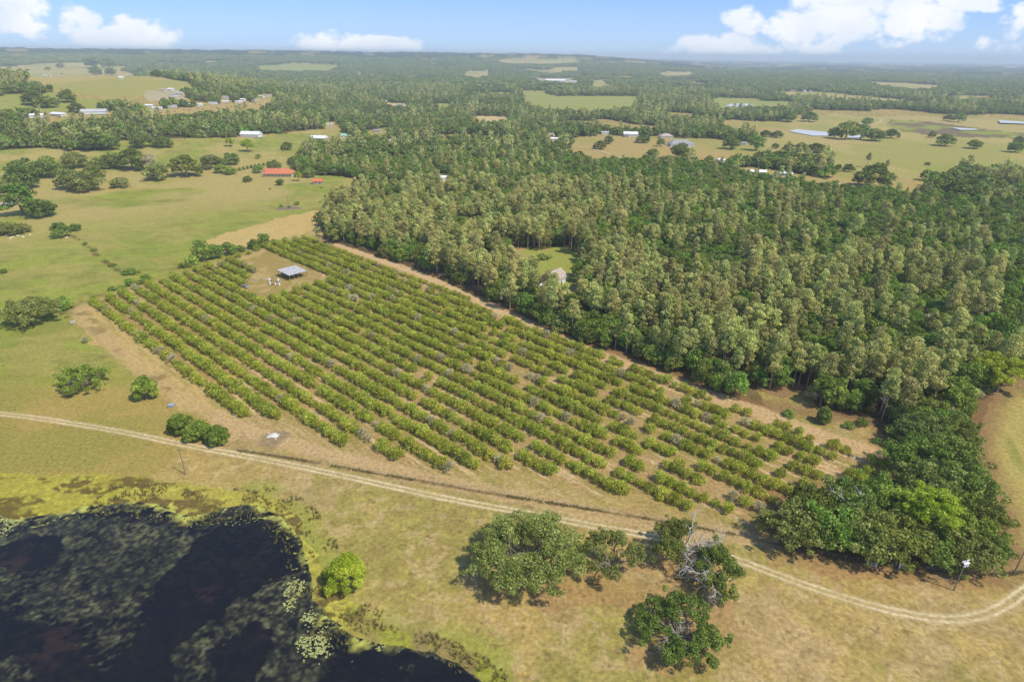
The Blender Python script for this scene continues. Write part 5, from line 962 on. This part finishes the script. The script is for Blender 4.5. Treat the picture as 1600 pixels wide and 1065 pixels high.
for k, (a_, b_, lb) in enumerate(((1358,297,'white camper parked under the widest dark oak'),(1306,291,'white camper with blue front near the mobile homes'),(1346,303,'white camper half hidden by trees below the bare lot'))):
    x, y = P(a_, b_); vehicle('camper', lb, 'camper', x, y, .2 - .3 * k, 'camper', MWH)
x, y = P(1384, 298); vehicle('pickup_truck', 'grey pickup truck parked on the bare lot right of the campers', 'pickup', x, y, .3, 'pickup', MSILV)
for k, (a_, b_) in enumerate(((624,290),(634,291),(644,292),(651,294),(617,288))):
    x, y = P(a_, b_); vehicle('car', 'pale car parked in the yard at the far edge of the pine wood', 'car', x, y, k * .7, 'car', [MWH, MSILV, MWH, MRUST, MWH][k], 'cars parked in the yard behind the pine wood')
proto = None
for k in range(26):
    a_ = 236 + k * 7.4; b_ = 175 - (a_ - 236) * .082 + (k % 3) * 1.4; x, y = P(a_, b_)
    if k < 3: q = vehicle('car', 'tiny pale car parked along the far town road', 'car', x, y, .1 * k, 'car', [MWH, MSILV, MRUST][k], 'cars along the far town road'); proto = (proto or []) + [q]
    else: q = copy_tree(proto[k % 3]); q.location = (x, y, gz1(x, y)); q.rotation_euler = (0, 0, random.Random(k).uniform(0, 3))
# mobile homes along the town road
for k in range(8):
    a_ = 246 + k * 21 + (k * 7) % 5; b_ = 171.5 - (a_ - 240) * .078 - (k % 3) * 1.2; x, y = P(a_, b_)
    house('mobile_home', 'pale mobile home in the row beside the far town road', 'mobile home', x, y, 15, 6, 3, .15, 'gable', [MRW, MCON, MRW][k % 3], MW, False, 'mobile homes beside the far town road', .2)
# ---- poles
def pole(px, py, tx, ty, label, arms=1, lamp=False, transformer=False, H_=None):
    x, y = P(px, py); D = math.sqrt(x * x + y * y + CAMH ** 2); dep_ = math.asin(CAMH / D)
    H_ = H_ or math.hypot(px - tx, py - ty) / (F / D) / math.cos(dep_)
    t = empty('utility_pole', (x, y, gz1(x, y)), .3); tag(t, label, 'utility pole'); v, q = tubes([([(0, 0, -.5), (0, 0, H_ / 2), (0, 0, H_)], [.17, .14, .11])], 8); link('post', mesh('post', v, q, [MWOOD]), t)
    for i in range(arms):
        c_ = MB().box(0, 0, H_ - .5 - i, 2.6, .12, .14).build('crossarm', MWOOD if not transformer else MRW, t)
        for s in (-1.1, 0, 1.1): MB().disc((s, 0, H_ - .32 - i), .07, .22, (0, 0, 1), n=8).build('insulator', MWH, c_)
    if transformer:
        for s in (-.45, .45): MB().disc((s, -.35, H_ - 1.5), .26, .9, (0, 0, 1)).build('transformer', MRW, t)
        MB().box(0, -.3, H_ - .9, 1.6, .6, .08).build('bracket', MRW, t)
    if lamp: MB().bar((0, 0, H_ - .2), (1.6, 0, H_ + .1), .05).build('lamp_arm', MSTEEL, t); MB().box(1.9, 0, H_ + .05, .7, .3, .18).build('lamp_head', MRW, t)
pole(290, 741, 280, 707, 'thin utility pole with single crossarm between track and pond')
pole(1490, 922, 1504, 885, 'utility pole with white transformers before the grove', 1, False, True)
pole(1583, 898, 1600, 858, 'plain utility pole at the right edge beyond the track bend', 1)
pole(742, 451, 740, 412, 'pale utility pole at the pine wood edge by the sandy lane', 1, False, False)
pole(488, 353, 487, 340, 'white post beside the lane junction at the pine wood corner', 0, H_=6)
t = pole(451, 322, 449, 302, 'tall thin flagpole in the round mulch bed', 0, H_=9)
pole(858, 233, 858, 219, 'distant utility pole by the tan house field', 1); pole(1160, 271, 1160, 255, 'utility pole beside the long white mobile home', 1)
# ---- mulch bed, limestone pile, rocks, trough, debris
def mound(name, label, cat, px, py, r_, h_, mat, n=14, kx=1.0, kind=None, seed=1):
    rg = np.random.RandomState(seed); x, y = P(px, py); th = np.arange(n * 2) / (n * 2) * 6.2832; V_ = [(0, 0, h_)]; Fq = []
    for j in range(1, 7):
        f = j / 6; rr_ = r_ * f * (1 + .16 * np.sin(th * 3 + seed) + rg.normal(size=len(th)) * .05); zz = h_ * (1 - f ** 1.4) + rg.normal(size=len(th)) * .06 * h_ * (j < 6) - (.1 if j == 6 else 0)
        V_ += [(float(a * math.cos(b)) * kx, float(a * math.sin(b)), float(c)) for a, b, c in zip(rr_, th, zz)]
    m_ = len(th)
    for i in range(m_): Fq.append((0, 1 + i, 1 + (i + 1) % m_))
    for j in range(5):
        for i in range(m_): a = 1 + j * m_ + i; b = 1 + j * m_ + (i + 1) % m_; Fq.append((a, a + m_, b + m_, b))
    me = bpy.data.meshes.new(name); me.from_pydata(V_, [], Fq); me.materials.append(mat); o = link(name, me, None, (x, y, gz1(x, y))); tag(o, label, cat, None, kind); return o
mound('mulch_bed', 'round brown mulch bed around the flagpole on the lawn', 'mulch bed', 450, 325, 9.5, .25, simple('mulch', lin(140, 122, 92, KG), .95, .3, 1), kx=1.3, seed=2)
mound('limestone_pile', 'small white limestone pile south of the citrus row ends', 'limestone pile', 427, 680, 1.6, .4, MLIME, kx=1.3, seed=3)
for k, (a_, b_) in enumerate(((418, 683), (436, 678), (431, 685), (420, 676))): mound('rock', 'loose white stone beside the limestone pile', 'rock', a_, b_, .35, .2, MLIME, 5, seed=5 + k)['group'] = 'stones beside the limestone pile'
for k, (a_, b_) in enumerate(((96, 370), (104, 371), (10, 367), (20, 370), (28, 368), (36, 370), (47, 367), (16, 372))): mound('rock', 'pale rock on the ground below the oaks at the left edge', 'rock', a_, b_, .8 + .2 * (k % 3), .5, MLIME, 5, seed=11 + k)['group'] = 'pale rocks below the oaks at the left'
def trough(px, py, label, mat, rz=.3):
    x, y = P(px, py); t = empty('feed_box', (x, y, gz1(x, y)), rz); tag(t, label, 'feed box'); MB().box(0, 0, .55, 1.9, 1.0, .7, 0, 0, 1.05).build('box', mat, t); MB().box(0, 0, .95, 2.2, 1.3, .07).build('lid', mat, t)
    for i in (-1, 1):
        for j in (-1, 1): MB().box(i * .8, j * .4, .1, .12, .12, .3).build('leg', MWOOD, t)
trough(268, 635, 'blue-grey lidded box beside the cluster of three trees', MBLUE); trough(114, 505, 'pale lidded box at the orchard corner near the mossy oak', MCON, .8)
for k, (a_, b_, lb) in enumerate(((100, 490, 'rusty upper implement beside the mossy oak'), (105, 496, 'rusty lower implement beside the mossy oak'))):
    x, y = P(a_, b_); t = empty('farm_implement', (x, y, gz1(x, y)), .2); tag(t, lb, 'farm implement'); MB().bar((-1.2, 0, .5), (1.2, 0, .5), .09).bar((0, -.8, .5), (0, .9, .6), .08).bar((-1, -.5, .45), (1, .4, .5), .06).build('frame', MRUST, t)
    for i in (-1, 0, 1): MB().disc((i, 0, .35), .34, .05, (1, .2, 0)).build('disc', MRUST, t)
v, q = dead_limbs(21, 5, 2.2, .6, None, 2, .05); o = link('brush_pile', mesh('brush_pile', v * [1, 1, .45], q, [M_BARK])); x, y = P(1478, 905); o.location = (x, y, 0); tag(o, 'pile of dry brushwood left of the white-topped power pole', 'brush pile')
# ---- fence with thin posts, white gate panels
d_ = np.hypot(*np.diff(FENCE, axis=0).T); s_ = np.concatenate([[0], np.cumsum(d_)]); tt = np.linspace(0, s_[-1], 78); FX = np.interp(tt, s_, FENCE[:, 0]); FY = np.interp(tt, s_, FENCE[:, 1])
t = empty('wire_fence', (float(FX[0]), float(FY[0]), 0)); tag(t, 'long wire fence on thin wooden posts between orchard and track', 'fence')
pm = MB().box(0, 0, .6, .13, .13, 1.4).build('post', MPOST, t); pm.location = (0, 0, 0)
for i in range(1, 78): c_ = pm.copy(); COL.objects.link(c_); c_.location = (float(FX[i] - FX[0]), float(FY[i] - FY[0]), 0); c_.rotation_euler = (rj.uniform(-.06, .06), rj.uniform(-.06, .06), 0)
for h_ in (.35, .75, 1.15):
    v, q = tubes([(np.c_[FX - FX[0], FY - FY[0], np.full(78, h_)], [.012] * 78)], 3); link('wire', mesh('wire', v, q, [MSTEEL]), t)
for k, (a0, b0, a1, b1, lb) in enumerate(((1352, 880, 1366, 884, 'white pipe gate nearer the orchard, in the fence before the grove'), (1402, 885, 1418, 889, 'white pipe gate nearer the power pole, in the fence before the grove'))):
    p0 = P(a0, b0); p1 = P(a1, b1); L_ = math.hypot(p1[0] - p0[0], p1[1] - p0[1]); t = empty('pipe_gate', (p0[0], p0[1] - .6, 0), math.atan2(p1[1] - p0[1], p1[0] - p0[0])); tag(t, lb, 'gate')
    for s in (0, L_): MB().box(s, 0, .85, .22, .22, 1.7).build('post', MWH, t)
    r_ = MB()
    for h_ in (.35, .8, 1.3): r_.bar((.2, 0, h_), (L_ - .2, 0, h_), .05)
    for f in (.1, .5, .9): r_.bar((L_ * f, 0, .35), (L_ * f, 0, 1.3), .05)
    r_.build('rail', MWH, t)
# ---- lily pads and rushes
def pads(px, py, rx, ry, n, s_, label, seed):
    rg = np.random.RandomState(seed); c_ = np.array(P(px, py)); sc_ = 1 / ppm(*c_); V_ = []; Q_ = []; T_ = []
    sub = rg.normal(size=(7, 2)) * .5
    for i in range(n):
        q = sub[rg.randint(7)] + rg.normal(size=2) * .22; x = c_[0] + q[0] * rx * sc_; y = c_[1] + q[1] * ry * sc_ * 1.35; r_ = s_ * rg.uniform(.5, 1.15); a0 = rg.rand() * 6.28; z = -.115 + rg.rand() * .02; o = len(V_)
        for k in range(8): th = a0 + k / 8 * 5.7; V_.append((x + math.cos(th) * r_, y + math.sin(th) * r_, z + rg.rand() * .01))
        V_.append((x, y, z)); 
        for k in range(0, 7, 2): Q_.append((o + 8, o + k, o + k + 1, o + min(k + 2, 7))); T_.append(rg.rand())
    Q_ = [q if q[2] != q[3] else (q[0], q[1], q[2], q[0]) for q in Q_]; Q_ = [q for q in Q_ if len(set(q)) == 4]; T_ = T_[:len(Q_)]
    o = link('lily_pads', mesh('lily_pads', V_, Q_, [M_PAD], fattr=T_)); tag(o, label, 'lily pads', None, 'stuff')
M_PAD = leafmat('lily_leaf', [lin(150, 160, 84, .9), lin(176, 180, 106, .9), lin(198, 200, 140, .9)], .1)
pads(458, 910, 15, 22, 150, .30, 'pale lily pads floating near the pond bank left of the lime-green tree', 1); pads(505, 990, 26, 26, 330, .30, 'largest raft of pale lily pads below the lime-green tree', 2)
pads(592, 1010, 7, 5, 22, .26, 'small handful of lily pads near the lower bank', 3); pads(14, 815, 26, 22, 240, .28, 'grey-green lily pads at the left edge of the pond', 4); pads(445, 944, 3, 3, 8, .25, 'tiny knot of yellow pads below the upper lily patch', 5); pads(320, 812, 60, 9, 60, .22, 'scattered yellow pads along the top shore of the pond', 6)
def tufts(name, label, cat, X_, Y_, h_, mat, per=6, w_=.04, lean=.5, seed=1, zoff=0):
    rg = np.random.RandomState(seed); n = len(X_) * per; x = np.repeat(X_, per) + rg.normal(size=n) * .12; y = np.repeat(Y_, per) + rg.normal(size=n) * .12; z = ground_z(x, y) + zoff
    z = np.maximum(z, -.15); th = rg.rand(n) * 6.283; hh = h_ * rg.uniform(.5, 1.2, n); dx = np.cos(th) * hh * lean * rg.rand(n); dy = np.sin(th) * hh * lean * rg.rand(n); c_, s_ = np.cos(th + 1.57) * w_, np.sin(th + 1.57) * w_
    v = np.stack([np.stack([x - c_, y - s_, z], -1), np.stack([x + c_, y + s_, z], -1), np.stack([x + dx + c_ * .6, y + dy + s_ * .6, z + hh], -1), np.stack([x + dx - c_ * .6, y + dy - s_ * .6, z + hh], -1)], 1)
    o = link(name, mesh(name, v.reshape(-1, 3), np.arange(4 * n).reshape(-1, 4), [mat], fattr=rg.rand(n))); tag(o, label, cat, None, 'stuff')
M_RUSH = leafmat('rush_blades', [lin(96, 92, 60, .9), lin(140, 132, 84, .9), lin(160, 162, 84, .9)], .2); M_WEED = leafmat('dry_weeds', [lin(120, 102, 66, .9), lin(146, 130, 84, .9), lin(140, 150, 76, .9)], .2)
x = rs.uniform(POND[:, 0].min() - 5, POND[:, 0].max() + 8, 60000); y = rs.uniform(POND[:, 1].min(), POND[:, 1].max() + 12, 60000); d = dline(closed(POND), x, y, 20); nn1 = fbm(x, y, 5, 3, 101)
m = (d < np.where(x < -30, 7, 3.4)) & (nn1 > .5) & (rs.rand(len(x)) < np.where(inside(POND, x, y), .35, .8)) & (x > -125); tufts('marsh_rushes', 'brown and olive rushes fringing the pond', 'rushes', x[m], y[m], .8, M_RUSH, 7, .05, .7, 3)
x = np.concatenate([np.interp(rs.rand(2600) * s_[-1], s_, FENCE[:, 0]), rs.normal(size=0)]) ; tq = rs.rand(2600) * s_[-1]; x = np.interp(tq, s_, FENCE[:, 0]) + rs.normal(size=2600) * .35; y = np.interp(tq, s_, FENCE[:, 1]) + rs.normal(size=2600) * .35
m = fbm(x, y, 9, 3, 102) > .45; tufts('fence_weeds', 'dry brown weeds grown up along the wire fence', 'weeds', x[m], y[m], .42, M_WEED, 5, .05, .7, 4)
# brown underbrush along the pine wood edge by the lane
EDGE = poly((503,350),(509,374),(560,390),(640,416),(700,440),(742,462)); de_ = np.hypot(*np.diff(EDGE, axis=0).T); se = np.concatenate([[0], np.cumsum(de_)]); tq = rs.rand(5200) * se[-1]
x = np.interp(tq, se, EDGE[:, 0]) + rs.uniform(-1, 7, 5200); y = np.interp(tq, se, EDGE[:, 1]) + rs.uniform(-1, 7, 5200); M_BRN = leafmat('brown_brush', [lin(128, 104, 80, .9), lin(150, 124, 94, .9), lin(132, 134, 78, .9)], .15)
tufts('wood_edge_brush', 'brown dry underbrush along the foot of the pines by the lane', 'underbrush', x, y, 1.5, M_BRN, 5, .12, .6, 6)
x, y = jgrid(120, 260, 160, 260, 1.1); m = (inside(SCRUB[0], x, y) | inside(SCRUB[1], x, y)) ; tufts('rough_scrub', 'rough olive scrub in the corner between orchard and pine wood', 'scrub', x[m], y[m], .9, M_WEED, 7, .1, .8, 7)
HAZE = 1.05e-4
# ---------------------------------------------------------------- haze: one closed box of pale air round the whole scene
hv = [(a * 48000, b * 48000, c) for c in (-420, 170) for a, b in ((-1, -1), (1, -1), (1, 1), (-1, 1))]
hm = bpy.data.meshes.new('haze'); hm.from_pydata(hv, [], [(0, 3, 2, 1), (4, 5, 6, 7), (0, 1, 5, 4), (1, 2, 6, 5), (2, 3, 7, 6), (3, 0, 4, 7)])
m = bpy.data.materials.new('haze'); m.use_nodes = True; nt = m.node_tree; nt.nodes.clear(); o_ = nt.nodes.new('ShaderNodeOutputMaterial'); v_ = nt.nodes.new('ShaderNodeVolumePrincipled')
v_.inputs['Color'].default_value = (.79, .90, 1, 1); v_.inputs['Density'].default_value = HAZE; v_.inputs['Anisotropy'].default_value = .0
nt.links.new(v_.outputs[0], o_.inputs['Volume']); hm.materials.append(m); tag(link('haze', hm), 'pale blue haze lying over the far fields and woods', 'haze', None, 'stuff')
